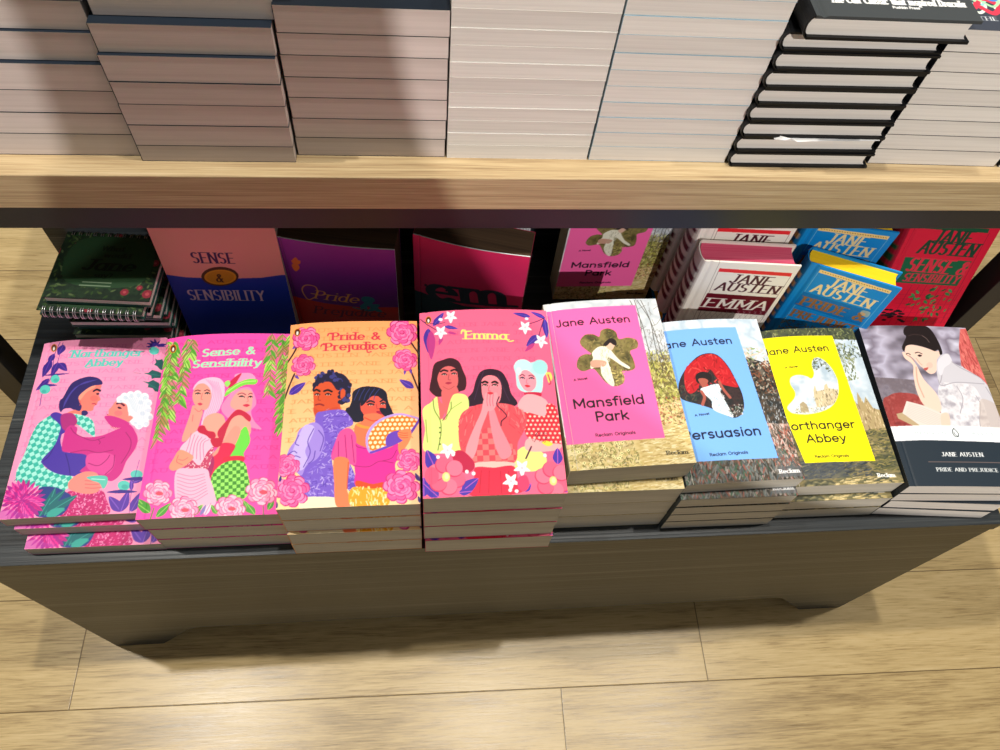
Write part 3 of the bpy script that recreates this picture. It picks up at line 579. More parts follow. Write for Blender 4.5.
def art_mansfield():
    A = Art(121, 188, 'e9ece8', [(544, 304), (655, 298), (696.6, 461.2), (569.7, 471.6)], 21)
    G = ['5d5a34', '8c8a4a', 'a9a55c', 'c9c07c', '7a6a48', 'e0d9a8']
    A.clouds(A.full(), ['ccd2d4', 'dadedf', 'bcc4ca', 'e2e4e2'], 30, False, True)
    A.clouds([(60, 0), (121, 0), (121, 118), (92, 122), (60, 100)], ['5a5434', '8d8648', 'b6ad6a', '6f6038', 'cabf88'], 14, False, True, seed=5)
    A.dabs([(88, 60), (121, 60), (121, 125), (88, 125)], ['c3bf5a', '9aa040', '6a6a30', 'dcd88a', '54502c'], 420, 3.4, 1., (30, 150), False, True)
    A.dabs([(88, 110), (121, 110), (121, 150), (88, 150)], ['8d8f90', 'a7a4a8', '6b6a6c', 'c7c9cc'], 260, 3.4, .7, (60, 120), False, True)
    A.clouds([(0, 0), (121, 0), (121, 66), (95, 62), (60, 32), (0, 34)], ['b6a06a', 'd9c58c', 'c8b070', 'e6d8a8', '9a8850'], 10, False, True, 3., seed=8)
    A.dabs([(0, 0), (70, 0), (62, 34), (0, 36)], ['6f6a34', '8c8a48', 'b3ab62', 'e6dca0', '5a5230', 'd8c9a0'], 700, 2.6, .8, (0, 360), False, True)
    A.dabs([(70, 0), (121, 0), (121, 40), (70, 36)], ['e8d9a6', 'c3a868', 'f1e6c0', 'a88c50'], 300, 6, .8, (-12, 18), False, True)
    A.dabs([(92, 40), (121, 40), (121, 70), (92, 72)], ['a8503c', '7a6a34', 'c9b070', 'e6d6a0', '54482c', 'd8a890'], 300, 2.4, .9, (0, 180), False, True)
    for i in range(22):
        x, y = A.rng.uniform(4, 60), A.rng.uniform(4, 28); A.ell(*[0, 0], .1, .1, 'ffffff') if False else None
        A.blob([(x + 1.5 * math.cos(k), y + 1.5 * math.sin(k)) for k in np.linspace(0, 6, 9)], 'f6efb0', False, raw=True)
        A.blob([(x + .7 * math.cos(k), y + .7 * math.sin(k)) for k in np.linspace(0, 6, 7)], '6f6a34', False, raw=True)
    for x0, x1 in ((92, 100), (97, 94), (104, 108), (100, 112)): A.line([(x0, 186), ((x0 + x1) / 2 + 3, 160), (x1, 130), (x1 + 2, 100)], '4f4a44', .7, raw=True)
    for i in range(26):
        x, y = A.rng.uniform(88, 118), A.rng.uniform(125, 185); A.line([(x, y), (x + A.rng.uniform(-9, 9), y + A.rng.uniform(2, 10))], '6b6660', .4, raw=True)
    A.crop(540, 295, 6.25)
    A.blob([(45, 102), (590, 65), (728, 608), (734, 632), (700, 900), (100, 900)], 'ff66bb', False) if False else None
    A.crop(0, 0, 1)
    A.blob([(547.5, 311.3), (634.5, 305.4), (664.5, 436.6), (566.5, 444.6)], 'ff68ac', False)
    A.crop(540, 295, 6.25)
    A.text('Jane Austen', (108, 200), (560, 168), 7.8, '1c1420', 'sans', .18)
    fl = [(265, 325), (250, 290), (280, 252), (330, 248), (368, 262), (380, 225), (425, 212), (470, 232), (490, 275), (545, 265), (600, 280), (605, 325), (560, 350), (580, 400), (590, 450), (560, 470), (510, 475), (525, 510), (515, 550), (465, 568), (410, 545), (370, 500), (330, 460), (270, 475), (232, 450), (240, 395), (280, 370), (318, 368)]
    A.clouds(fl, ['4a4428', '6f6438', '8a7c4a', '54482e'], 9, True, seed=9)
    A.dabs(fl, ['3c3a22', '8a8244', 'a8925a', '6a4a38', '746c3c'], 260, 3, .9)
    A.dabs([(440, 470), (520, 470), (520, 540), (460, 568)], ['b8a860', 'd0c070'], 60, 2, .8); A.dabs(fl, ['5a5430', '847a48'], 60, 4, 2)
    A.blob([(330, 395), (325, 360), (365, 325), (415, 325), (440, 345), (460, 370), (500, 410), (555, 445), (550, 458), (500, 435), (440, 395), (420, 400), (440, 470), (462, 560), (430, 556), (385, 500), (370, 440), (320, 460), (315, 430)], 'e9e5cf')
    A.blob([(315, 415), (350, 405), (410, 415), (400, 445), (340, 452), (318, 445)], 'c99a84'); A.dabs([(370, 330), (430, 350), (440, 470), (455, 550), (390, 490)], ['c8c4a8', 'fbf8e8', 'a8a488'], 90, 3.4, .6, (60, 130))
    A.blob([(410, 320), (415, 300), (440, 290), (470, 300), (462, 322), (445, 345), (425, 340)], 'ddb39c'); A.blob([(392, 315), (410, 290), (440, 272), (470, 285), (475, 315), (455, 312), (435, 300), (415, 318)], '241a1c')
    A.text('A Novel', (212, 535), (295, 524), 2.2, '2a1424', 'sans', .24)
    A.crop(550, 390, 6.25)
    A.text('Mansfield', (150, 112), (588, 76), 9.4, '1c1420', 'sans', .19); A.text('Park', (288, 192), (490, 176), 9.4, '1c1420', 'sans', .19)
    A.text('Reclam Originals', (283, 290), (532, 268), 3., '2a1424', 'sans', .2); A.text('Reclam', (728, 398), (862, 388), 3.9, '2a261c', 'serif', .28)
    return A

def art_persuasion():
    q = [(656.5, 323.5), (757, 319.5), (805.7, 476.1), (685, 486.4)]
    A = Art(121, 188, 'dfe7ee', q, 22)
    A.clouds(A.full(), ['c0ced8', 'd4dee6', 'b0c2d0', 'dfe4e8'], 24, False, True)
    A.clouds([(0, 0), (121, 0), (121, 130), (95, 140), (60, 90), (0, 60)], ['2a2e30', '463e36', '5a4a3c', '30302c', '6a6258'], 12, False, True, seed=4)
    A.dabs([(88, 124), (121, 126), (121, 150), (96, 152)], ['e8c8b0', 'c9b8a8', '8aa06a', 'd8e0e4'], 120, 4, 1.4, (0, 180), False, True)
    A.dabs([(90, 95), (121, 95), (121, 135), (90, 132)], ['2c2a26', '5a3a28', '8a5038', '1c2020', 'b0a898'], 220, 4, 1.4, (0, 180), False, True)
    A.dabs([(94, 55), (121, 55), (121, 95), (94, 95)], ['24282a', '3a3e40', '8a9498', '5a4a3a', 'c8ccd0'], 240, 2.4, .8, (50, 130), False, True)
    A.dabs([(94, 14), (121, 12), (121, 60), (94, 62)], ['b06858', 'c8aca0', '6a5a4c', '8a7a70', '4a5048', 'd8c0b8'], 420, 5, 1.3, (60, 140), False, True)
    A.dabs([(0, 0), (121, 0), (110, 34), (0, 30)], ['6a6864', '7c7a76', '4a5458', '98908a', '8a5044', '3a5a44', '5a605e', '606866'], 620, 6, 1.5, (50, 120), False, True)
    A.blob([(96, 3), (120, 3), (120, 14), (96, 14)], '5c6064', False, .7, raw=True)
    A.crop(660, 315, 6.25); A.off = (0, 0, 1)
    A.blob([(656.5, 332), (736.6, 328), (778, 455), (676, 462)], '78b0f6', False)
    A.crop(660, 315, 6.25)
    A.text('Jane Austen', (24, 205), (458, 176), 7.8, '141a34', 'sans', .18)
    bl = [(130, 440), (145, 380), (190, 310), (250, 255), (310, 236), (370, 248), (430, 310), (480, 400), (515, 480), (525, 560), (500, 612), (450, 625), (380, 590), (270, 550), (170, 520), (135, 490)]
    A.clouds(bl, ['2a2024', '3c2c2c', '1e2426', '4a4440'], 8, True, seed=6)
    A.dabs([(130, 440), (200, 420), (240, 520), (150, 510)], ['3a4a3c', '5a4a3c', '2a3034'], 60, 4, 1)
    A.blob([(175, 330), (250, 262), (310, 240), (370, 252), (430, 315), (470, 390), (490, 435), (430, 430), (380, 410), (320, 330), (270, 400), (235, 460), (195, 475), (170, 430)], 'b81c24')
    A.dabs([(175, 330), (250, 262), (310, 240), (370, 252), (430, 315), (480, 420), (380, 410), (195, 475)], ['d83034', '8a1418', 'e04a44', 'c82028'], 130, 6, 1.2, (20, 160))
    A.line([(285, 320), (300, 335), (330, 345), (375, 405)], '5a1414', 1.)
    A.blob([(235, 390), (240, 360), (280, 345), (325, 362), (330, 400), (300, 420), (250, 415)], '20181a'); A.blob([(250, 390), (285, 385), (310, 400), (300, 430), (330, 440), (290, 460), (268, 430)], 'a8584a')
    A.blob([(262, 455), (300, 435), (350, 420), (375, 425), (385, 480), (420, 540), (460, 620), (420, 612), (350, 585), (330, 560), (325, 520)], 'dfe9ee'); A.dabs([(300, 440), (375, 430), (420, 540), (450, 610), (340, 560)], ['b4c8d8', 'f6fafc', '98b0c4'], 80, 4, .8, (40, 120))
    A.line([(268, 465), (285, 500), (272, 545)], 'a8584a', 3.2); A.line([(375, 405), (400, 450), (440, 500)], 'a8584a', 3.)
    A.dabs([(430, 560), (510, 540), (520, 600), (460, 620)], ['c8c0b8', '8a5a4a', '5a6a5a', 'e8e4e0'], 60, 2.4, .9)
    A.text('A Novel', (225, 618), (312, 606), 2.2, '141a34', 'sans', .24)
    A.crop(670, 400, 6.25)
    A.text('Persuasion', (88, 238), (570, 196), 9.4, '141a34', 'sans', .19)
    A.text('Reclam Originals', (248, 342), (486, 320), 3., '141a34', 'sans', .2); A.text('Reclam', (686, 445), (812, 432), 3.9, 'f4f4f4', 'serif', .3)
    return A

def art_abbey():
    q = [(752, 328.5), (857, 328), (905.2, 482.4), (787, 487)]
    A = Art(121, 188, 'cfd8e0', q, 23)
    A.clouds(A.full(), ['bccad4', 'd0dae2', 'b0c0cc', 'dde4e6'], 26, False, True)
    A.clouds([(0, 176), (121, 172), (121, 188), (0, 188)], ['3c4434', '54583c', '2e3630'], 10, False, True)
    A.dabs([(70, 140), (121, 150), (121, 188), (0, 188), (0, 178), (70, 176)], ['3a442c', '566038', '788050', '2c3426', '9a9a68'], 600, 3.4, 1.1, (20, 160), False, True)
    A.dabs([(88, 118), (108, 122), (112, 160), (88, 165)], ['4a5434', '6c7444', '8a8c5c'], 160, 3.6, 1., (50, 130), False, True)
    A.clouds([(0, 0), (121, 0), (121, 80), (95, 92), (0, 60)], ['4a4c38', '6a6648', '8a7c54', '3c4034', 'a89a6c'], 10, False, True, 2., seed=7)
    A.blob([(92, 78), (95, 96), (97, 90), (101, 106), (105, 92), (109, 100), (114, 86), (121, 84), (121, 60), (92, 60)], 'a8946a', False, raw=True); A.dabs([(92, 60), (121, 60), (119, 84), (101, 104), (93, 94)], ['c8b088', '7a6444', 'd8c8a0'], 90, 4, 1., (70, 110), False, True)
    A.dabs([(90, 14), (121, 14), (121, 62), (90, 62)], ['5a5a34', '7c7444', '9c8c54', '3a4030'], 300, 5, 1., (-20, 30), False, True)
    A.dabs([(0, 8), (90, 8), (90, 28), (0, 26)], ['3c4248', '54585a', '4a4a40', '2e343a'], 300, 6, 1.3, (-10, 30), False, True)
    A.blob([(0, 7), (60, 8), (60, 27), (0, 28)], '4a5058', False, .5, raw=True)
    A.dabs([(40, 0), (121, 0), (121, 9), (60, 8)], ['b8a470', 'd8c490', '8a7c50'], 120, 6, 1., (-6, 14), False, True)
    A.off = (0, 0, 1)
    A.blob([(757, 336), (835, 335.8), (875.2, 460), (801, 462), (778, 400)], 'fff000', False)
    A.crop(760, 320, 6.25)
    A.text('Jane Austen', (32, 205), (445, 190), 7.8, '1c1a14', 'sans', .17)
    cl = [(160, 530), (205, 480), (212, 440), (185, 390), (190, 350), (235, 335), (290, 345), (322, 360), (340, 330), (328, 275), (340, 238), (375, 232), (425, 262), (470, 320), (495, 390), (490, 470), (450, 530), (380, 565), (290, 580), (210, 575), (175, 560)]
    A.clouds(cl, ['b4c4d2', 'd4dde4', 'c8d2da', 'a8bac8'], 14, True, seed=2)
    A.dabs([(328, 275), (340, 238), (375, 232), (425, 262), (450, 310), (430, 320), (400, 285), (350, 310)], ['4a5434', '6c7444', '3a4030'], 90, 3, .9)
    A.blob([(335, 470), (332, 430), (342, 400), (352, 440), (400, 430), (405, 400), (420, 392), (430, 420), (490, 430), (488, 480), (450, 525), (350, 540)], 'cbbc98', False)
    A.dabs([(335, 450), (400, 430), (490, 430), (470, 510), (350, 540)], ['8a7a5c', 'e8dcc0', '6a5c48', 'b0a080'], 120, 3, .8, (75, 105))
    A.blob([(245, 570), (240, 515), (262, 500), (285, 520), (300, 565)], 'a89878', False); A.dabs([(210, 575), (240, 520), (300, 540), (450, 530), (380, 565)], ['7c7658', 'a09870', 'c8c0a0'], 90, 3, .8)
    A.text('A Novel', (158, 293), (238, 288), 2.2, '1c1a14', 'sans', .24)
    A.crop(780, 400, 6.25)
    A.text('Northanger', (-8, 178), (474, 166), 8.8, '1c1a14', 'sans', .18); A.text('Abbey', (152, 258), (410, 252), 8.8, '1c1a14', 'sans', .18)
    A.text('Reclam Originals', (198, 355), (422, 350), 2.9, '1c1a14', 'sans', .2); A.text('Reclam', (608, 478), (722, 476), 3.9, 'f6f6f2', 'serif', .3)
    return A

def art_reader():
    A = Art(129, 198, '9a93a6', [(859, 328), (966, 328), (1024, 487), (906.4, 487.9)], 24)
    A.clouds([(0, 60), (129, 60), (129, 198), (0, 198)], ['5c5662', '8f899a', 'b2aec2', '787080', 'c4c3d4'], 34, False, True, 1.6, seed=5)
    A.clouds([(0, 70), (50, 70), (50, 125), (0, 130)], ['5c5660', '7c7480', '6a6068', '8f8792'], 18, False, True, seed=6)
    A.crop(850, 325, 6.667)
    A.blob([(735, 30), (775, 25), (900, 330), (930, 420), (840, 360), (735, 280), (722, 150)], 'c8625e', False); A.dabs([(735, 30), (775, 25), (900, 330), (840, 360), (735, 280)], ['b04a48', 'd87a70', 'a04440'], 90, 9, 1.4, (80, 120))
    A.clouds([(215, 530), (250, 490), (310, 470), (420, 480), (470, 520), (600, 600), (640, 720), (260, 720)], ['7a2c2c', '9a4240', '8a3634', 'a85450'], 9, True, seed=3)
    # dress
    A.blob([(600, 215), (650, 205), (680, 260), (760, 300), (850, 350), (895, 385), (940, 450), (1000, 560), (1060, 720), (620, 720), (590, 600), (575, 470), (590, 420), (575, 380), (565, 300), (575, 250)], 'c2c0c8')
    A.clouds([(580, 420), (680, 400), (800, 410), (860, 480), (900, 600), (900, 720), (640, 720), (590, 600)], ['a29ea8', 'cac8ce', 'dcdadf', 'b4b1ba'], 8, True, seed=8)
    for q in ([(575, 380), (600, 420), (700, 395), (890, 398)], [(640, 210), (610, 280), (600, 360), (590, 400)], [(830, 480), (860, 540), (850, 640), (860, 720)], [(700, 420), (740, 500), (720, 600)], [(900, 420), (960, 520), (990, 620)], [(650, 240), (720, 290), (850, 350), (890, 385)]): A.line(q, '98949e', .9)
    A.blob([(610, 220), (640, 205), (670, 240), (660, 270), (620, 300), (600, 350), (578, 330), (575, 260)], 'd0ced6')
    A.blob([(870, 500), (1000, 560), (1060, 720), (880, 720), (850, 600)], 'b9a9a0', alpha=.6)
    # face, hand, arm
    A.blob([(355, 160), (400, 150), (480, 165), (560, 190), (590, 185), (592, 215), (570, 250), (565, 320), (540, 342), (515, 340), (490, 320), (470, 300), (455, 290), (420, 250), (390, 225), (360, 200)], 'dfc0b0')
    A.blob([(340, 200), (365, 205), (400, 240), (425, 275), (440, 300), (480, 380), (560, 470), (590, 540), (590, 590), (540, 600), (470, 540), (430, 450), (412, 350), (408, 285), (360, 245), (345, 220)], 'e3c3b2')
    A.line([(430, 300), (440, 400), (480, 500)], 'c49c8a', 1.4); A.line([(365, 215), (395, 235), (420, 262)], 'a87868', .8)
    A.line([(425, 205), (445, 200), (470, 210)], '2a1a1c', 1.1); A.blob([(440, 222), (455, 215), (470, 222), (455, 230)], '2a1a20'); A.line([(365, 212), (378, 208), (392, 216)], '2a1a1c', 1.); A.line([(430, 240), (455, 272), (470, 285)], 'c08a7c', .7); A.blob([(480, 308), (497, 302), (512, 300), (502, 318), (488, 320)], 'b0504c')
    A.ell(520, 285, 22, 20, 'e6a89c', alpha=.5)
    A.blob([(338, 165), (352, 130), (365, 95), (350, 78), (350, 45), (375, 22), (430, 15), (500, 22), (545, 60), (590, 140), (608, 200), (592, 212), (580, 180), (555, 190), (520, 175), (450, 155), (400, 150), (365, 160), (355, 190), (345, 190)], '1e1718')
    A.line([(470, 85), (500, 105), (520, 130)], '5a4a48', 1.); A.line([(380, 90), (420, 80), (470, 85)], '3a2c2c', .8)
    # open book
    A.blob([(300, 610), (340, 600), (480, 680), (520, 720), (470, 720), (310, 640)], 'b09a78', False)
    A.blob([(365, 525), (480, 555), (600, 605), (610, 640), (590, 720), (470, 700), (338, 605)], 'd2cac2', False)
    for k in range(9): A.line([(380 - k * 3, 545 + k * 9), (470, 570 + k * 12), (585, 618 + k * 11)], 'b8a8a4', .35)
    A.blob([(590, 615), (640, 605), (650, 690), (600, 700)], 'e0bfae')
    # band, emblem, dark panel (crop 860,410)
    A.crop(860, 410, 7.143)
    A.blob([(188, 136), (440, 127), (720, 127), (1200, 134), (1200, 236), (720, 233), (440, 230), (222, 238)], 'e9eef0', False)
    A.text('PENGUIN', (378, 188), (600, 186), 2.6, '8a9aa2', 'light', .16); A.text('CLASSICS', (722, 185), (940, 188), 2.6, '8a9aa2', 'light', .16)
    A.line([(650, 145), (640, 165), (648, 190), (665, 205), (683, 200), (682, 180), (665, 160), (650, 145)], '2c3438', .9); A.line([(650, 170), (660, 190), (678, 200)], '2c3438', .7)
    A.blob([(222, 240), (440, 231), (720, 234), (1200, 238), (1200, 600), (340, 600)], '232e38', False)
    A.text('JANE AUSTEN', (566, 343), (860, 340), 4.4, 'f2f4f4', 'serif', .22); A.text('PRIDE AND PREJUDICE', (528, 448), (965, 446), 3.8, 'e6eaea', 'serif', .22)
    A.line([(468, 383), (1000, 380)], '9a7a70', .5, False)
    return A

def box_pts(x0, y0, x1, y1): return [(x0, y0), (x1, y0), (x1, y1), (x0, y1)]

def art_seal():                                        # rose over blue cover with a gold seal
    A = Art(121, 198, 'ea9a90', [(144.5, 222.8), (273.4, 224.0), (302.1, 347.4), (197.0, 348.1)], 31)
    A.crop(140, 225, 6.25)
    A.blob([(100, 318), (165, 318), (290, 335), (520, 345), (760, 338), (875, 322), (1000, 318), (1300, 900), (0, 900)], '12309c', False)
    A.text('SENSE', (338, 245), (596, 250), 15, '3a1c50', 'serif', .15)
    A.ell(503, 330, 116, 60, '4a2c14'); A.ell(505, 334, 100, 47, 'd0921c'); A.ell(505, 334, 86, 38, 'c08416')
    A.text('&', (482, 362), (525, 366), 12, '4a2c14', 'serif', .16)
    A.text('SENSIBILITY', (318, 475), (785, 480), 16, 'd0b0c0', 'serif', .14)
    return A

def art_purple():
    A = Art(122, 178, '7a2090', [(272.7, 236.3), (394.6, 250.1), (400.9, 345.7), (299.7, 334.6)], 32)
    A.grad('4a1470', '8c2a94'); A.crop(265, 225, 6.667)
    A.blob([(100, 470), (168, 470), (400, 512), (640, 540), (900, 548), (1100, 900), (100, 900)], 'c8281c', False)
    for d in ((-30, -25), (0, -45), (30, -25), (25, 25), (0, 50), (-25, 20)): A.leaf((207, 255), (207 + d[0], 255 + d[1]), .6, 'd8702c')
    A.text('Pride', (330, 480), (620, 512), 15, 'f0a04c', 'swash', .16, .3)
    A.line([(345, 470), (290, 490), (250, 430), (275, 395), (340, 405), (350, 450), (310, 450)], 'f0a04c', 1.4)
    A.text('&', (650, 560), (765, 570), 26, '2a7a88', 'serif', .3); A.line([(590, 540), (660, 560)], '2a7a88', 2)
    A.text('Prejudice', (330, 580), (800, 610), 14, '6a1238', 'swash', .16, .3)
    return A

def art_crimson():
    A = Art(122, 178, 'd42c60', [(412.8, 233.9), (530.2, 257.0), (513.8, 350.6), (416.0, 331.0)], 33)
    A.crop(380, 220, 5)
    A.blob([(150, 345), (175, 350), (300, 385), (420, 420), (600, 440), (700, 460), (800, 900), (100, 900)], '12343c', False)
    A.text('em', (255, 385), (625, 425), 38, '1c2c3a', 'serif', .3)
    A.text('ma', (255, 585), (600, 625), 38, 'd42c60', 'serif', .3)
    A.ell(230, 322, 8, 6, '3a1030'); A.ell(335, 345, 6, 4, '3a1030')
    return A

def art_white():
    A = Art(104, 168, 'ece4da', [(705.8, 261.4), (801.6, 266.3), (745.0, 350.7), (663.5, 347.1)], 34)
    A.crop(690, 230, 7.5)
    A.line([(225, 240), (0, 720)], 'b8aca4', .7, False)
    A.blob([(222, 288), (766, 325), (752, 350), (212, 314)], 'e0242e', False)
    for q in ([(212, 314), (0, 790)], [(752, 350), (450, 800)]): A.line(q, '6a4a48', .4, False)
    A.text('JANE', (292, 392), (588, 416), 14, '4a1022', 'serif', .2, .1); A.text('AUSTEN', (182, 450), (640, 482), 14, '4a1022', 'serif', .2, .1)
    A.blob([(132, 473), (647, 508), (556, 640), (55, 603)], '64081f', False)
    A.text('EMMA', (92, 575), (552, 604), 17, 'e8e0d8', 'serif', .2, .1)
    for k in range(14): A.line([(0 + k * 42, 720), (120 + k * 42, 612)], 'a89c98', .4, False); A.line([(20 + k * 42, 606), (60 + k * 42, 720)], 'b8aca8', .3, False)
    return A

def art_blue():
    A = Art(98, 158, '0c84cc', [(811.6, 263.1), (901.9, 289.2), (834.1, 365.3), (757.4, 342.3)], 35)
    A.crop(770, 230, 7.143)
    A.blob([(360, 283), (868, 436), (850, 458), (345, 304)], 'f0cc84', False)
    for k in range(26): A.line([(375 + k * 18.5, 298 + k * 5.6), (380 + k * 18.5, 303 + k * 5.7)], '8a6a40', .8, False)
    for q in ([(345, 304), (20, 760)], [(850, 458), (560, 800)]): A.line(q, '8ac0dc', .5, False)
    A.text('JANE', (405, 402), (668, 478), 15, 'ecd09a', 'serif', .2, .1); A.text('AUSTEN', (285, 440), (702, 562), 15, 'ecd09a', 'serif', .2, .1)
    A.blob([(240, 440), (715, 580), (640, 680), (170, 530)], '0a6cb0', False)
    A.text('PRIDE &', (205, 530), (650, 655), 15, '94643a', 'serif', .24, .1); A.text('PREJUDICE', (140, 610), (590, 735), 13, '94643a', 'serif', .24, .1)
    A.blob([(660, 575), (715, 590), (690, 625), (645, 600)], 'e8c89a', alpha=.6)
    A.dabs([(100, 620), (560, 760), (500, 900), (0, 800)], ['6a5a3c', '8a7448', '2a6a90', '4a4a44'], 300, 6, 1.2, smooth=False)
    return A

def art_red():
    A = Art(108, 185, 'cc1434', [(910.5, 224.7), (1001.2, 224.8), (928.5, 350.2), (848.8, 351.5)], 36)
    A.crop(870, 225, 6.815)
    A.line([(270, 0), (0, 560)], '8a0c28', .9, False); A.line([(300, 30), (0, 600)], '8a0c28', .4, False)
    A.blob([(330, 38), (782, 62), (770, 90), (325, 58)], '0c4a30', False)
    A.line([(780, 90), (470, 660)], '7a1030', .5, False)
    A.text('JANE', (390, 155), (632, 170), 17, '0c3c2a', 'serif', .22, .1); A.text('AUSTEN', (292, 222), (662, 250), 17, '0c3c2a', 'serif', .22, .1)
    A.blob([(215, 250), (662, 280), (562, 445), (150, 420)], '0c5a3a', False)
    A.text('SENSE &', (212, 340), (608, 372), 18, 'd02a40', 'serif', .22, .1); A.text('SENSIBILITY', (190, 410), (558, 430), 11, 'c82a40', 'serif', .22, .1)
    for k in range(9): A.line([(100 + k * 50, 700), (260 + k * 50, 440)], '8a1030', .5, False); A.line([(150, 470 + k * 30), (560, 480 + k * 30)], 'a01434', .4, False)
    for i in range(46):
        x, y = A.rng.uniform(240, 520), A.rng.uniform(470, 650); y = y - (x - 380) * .35
        a = A.rng.uniform(0, 6); A.leaf((x, y), (x + 45 * math.cos(a), y + 26 * math.sin(a)), .4, ['2f7a44', '14502e', '3c8a50'][i % 3])
    for i in range(26): A.ell(A.rng.uniform(60, 200), A.rng.uniform(600, 700), 16, 6, '14141c')
    return A

def art_notepad():
    A = Art(101, 82, '1f3a24', None, 37)
    A.clouds(A.full(), ['16281a', '102016', '1c301e', '122418'], 12, False, True)
    R = A.rng
    for i in range(150):
        e = R.uniform(0, 1); s = R.integers(4)
        x, y = ((R.uniform(4, 99), R.uniform(3, 20)), (R.uniform(4, 99), R.uniform(70, 84)), (R.uniform(3, 17), R.uniform(4, 84)), (R.uniform(86, 100), R.uniform(4, 84)))[s]
        a = R.uniform(0, 6); A.leaf((x, y), (x + 6 * math.cos(a), y + 5 * math.sin(a)), .4, ['28401c', '364824', '203a20', '4a5a38'][R.integers(4)], raw=True)
    for x, y, r in ((17, 49, 5), (52, 78, 4.5), (96, 47, 4), (97, 9, 5), (75, 10, 4), (88, 16, 3), (14, 66, 2.5)):
        A.blob([(x + r * math.cos(t), y + r * math.sin(t)) for t in np.linspace(0, 6.28, 10)], '7a2230', raw=True); A.blob([(x + r * .4 * math.cos(t), y + r * .4 * math.sin(t)) for t in np.linspace(0, 6.28, 8)], 'a04048', raw=True)
    A.blob(box_pts(16, 20, 86, 72), '203c24', True, raw=True); A.text('What', (40, 60), (62, 60), 5.6, '0e1a12', 'serif', .26, .1, raw=True); A.text('would', (44, 51.5), (70, 51.5), 5.4, '0e1a12', 'serif', .26, .1, raw=True)
    A.text('Jane', (27, 35.5), (76, 35.5), 12.5, '0a140e', 'serif', .3, .25, raw=True); A.text('say?', (41, 26.5), (58, 26.5), 5.2, '0e1a12', 'serif', .26, .1, raw=True)
    A.blob(box_pts(32, 19.6, 60, 20.8), '7f8f78', False, .8, raw=True); A.blob(box_pts(30, 15.6, 60, 16.8), '7f8f78', False, .8, raw=True)
    return A

def art_gothic():                                      # dark cover, white blackletter line
    A = Art(136, 204, '3e4244', None, 38)
    A.text('The Cult Classic that inspired Dracula', (17, 17.5), (128, 17.5), 7.2, 'f2f2f0', 'swash', .26, .1, raw=True)
    A.text('Pushkin Press', (66, 12.6), (88, 12.6), 2.6, 'e8e8e6', 'sans', .3, raw=True)
    A.blob([(68 + 30 * math.cos(t), 120 + 42 * math.sin(t)) for t in np.linspace(0, 6.28, 24)], '5a1c24', raw=True)
    return A

def art_swirl():
    A = Art(129, 198, '3a3f4a', None, 39)
    for k, (c, w) in enumerate((('e6efe0', 3), ('8fd0c8', 2.4), ('3a6ab0', 5), ('e8f0ea', 2), ('d83a50', 5), ('a6dca8', 2.6), ('4a7ac0', 4), ('f0f0e6', 1.6))):
        for j in range(4):
            x, y = 14 + j * 30 + k * 3, 30 + (k % 4) * 9
            A.line([(x, y), (x + 10, y + 12), (x + 22, y + 4), (x + 14, y - 7), (x + 4, y + 2)], c, w, raw=True)
    A.text('THE', (24, 13.5), (40, 13.5), 4.6, 'dfe3e6', 'serif', .2, raw=True); A.text('SEA', (50, 13.5), (66, 13.5), 4.6, 'dfe3e6', 'serif', .2, raw=True) if False else None
    return A

# ---------------------------------------------------------------- scene helpers
PI = math.pi
C = bpy.context.scene.collection
CAM_H = 1168.0                                         # mm, eye of the camera above the floor
def P3(x, y, z): return (x / 1000, y / 1000, (z + CAM_H) / 1000)   # z given relative to the camera
def mm3(x, y, z): return (x / 1000, y / 1000, z / 1000)

def node_mat(name):
    m = bpy.data.materials.new(name); m.use_nodes = True
    nt = m.node_tree; b = nt.nodes['Principled BSDF']
    return m, nt, b
def lin(h):
    c = s2l(hx(h)); return (float(c[0]), float(c[1]), float(c[2]), 1)

def plain(name, col, rough=.5, metal=0., spec=.5, bump=0., scale=400.):
    m, nt, b = node_mat(name)
    b.inputs['Base Color'].default_value = lin(col); b.inputs['Roughness'].default_value = rough
    b.inputs['Metallic'].default_value = metal; b.inputs['Specular IOR Level'].default_value = spec
    n = nt.nodes.new('ShaderNodeTexNoise'); n.inputs['Scale'].default_value = scale
    tc = nt.nodes.new('ShaderNodeTexCoord'); nt.links.new(tc.outputs['Object'], n.inputs['Vector'])
    mr = nt.nodes.new('ShaderNodeMapRange'); mr.inputs['To Min'].default_value = max(0, rough - .06); mr.inputs['To Max'].default_value = min(1, rough + .06)
    nt.links.new(n.outputs['Fac'], mr.inputs['Value']); nt.links.new(mr.outputs['Result'], b.inputs['Roughness'])
    if bump:
        bp = nt.nodes.new('ShaderNodeBump'); bp.inputs['Strength'].default_value = bump; bp.inputs['Distance'].default_value = .0005
        nt.links.new(n.outputs['Fac'], bp.inputs['Height']); nt.links.new(bp.outputs['Normal'], b.inputs['Normal'])
    return m

def printed(name, rough=.42, coat=.15):
    m, nt, b = node_mat(name)
    a = nt.nodes.new('ShaderNodeAttribute'); a.attribute_name = 'print'
    nt.links.new(a.outputs['Color'], b.inputs['Base Color'])
    b.inputs['Roughness'].default_value = rough; b.inputs['Specular IOR Level'].default_value = .25; b.inputs['Coat Weight'].default_value = coat; b.inputs['Coat Roughness'].default_value = .25
    return m

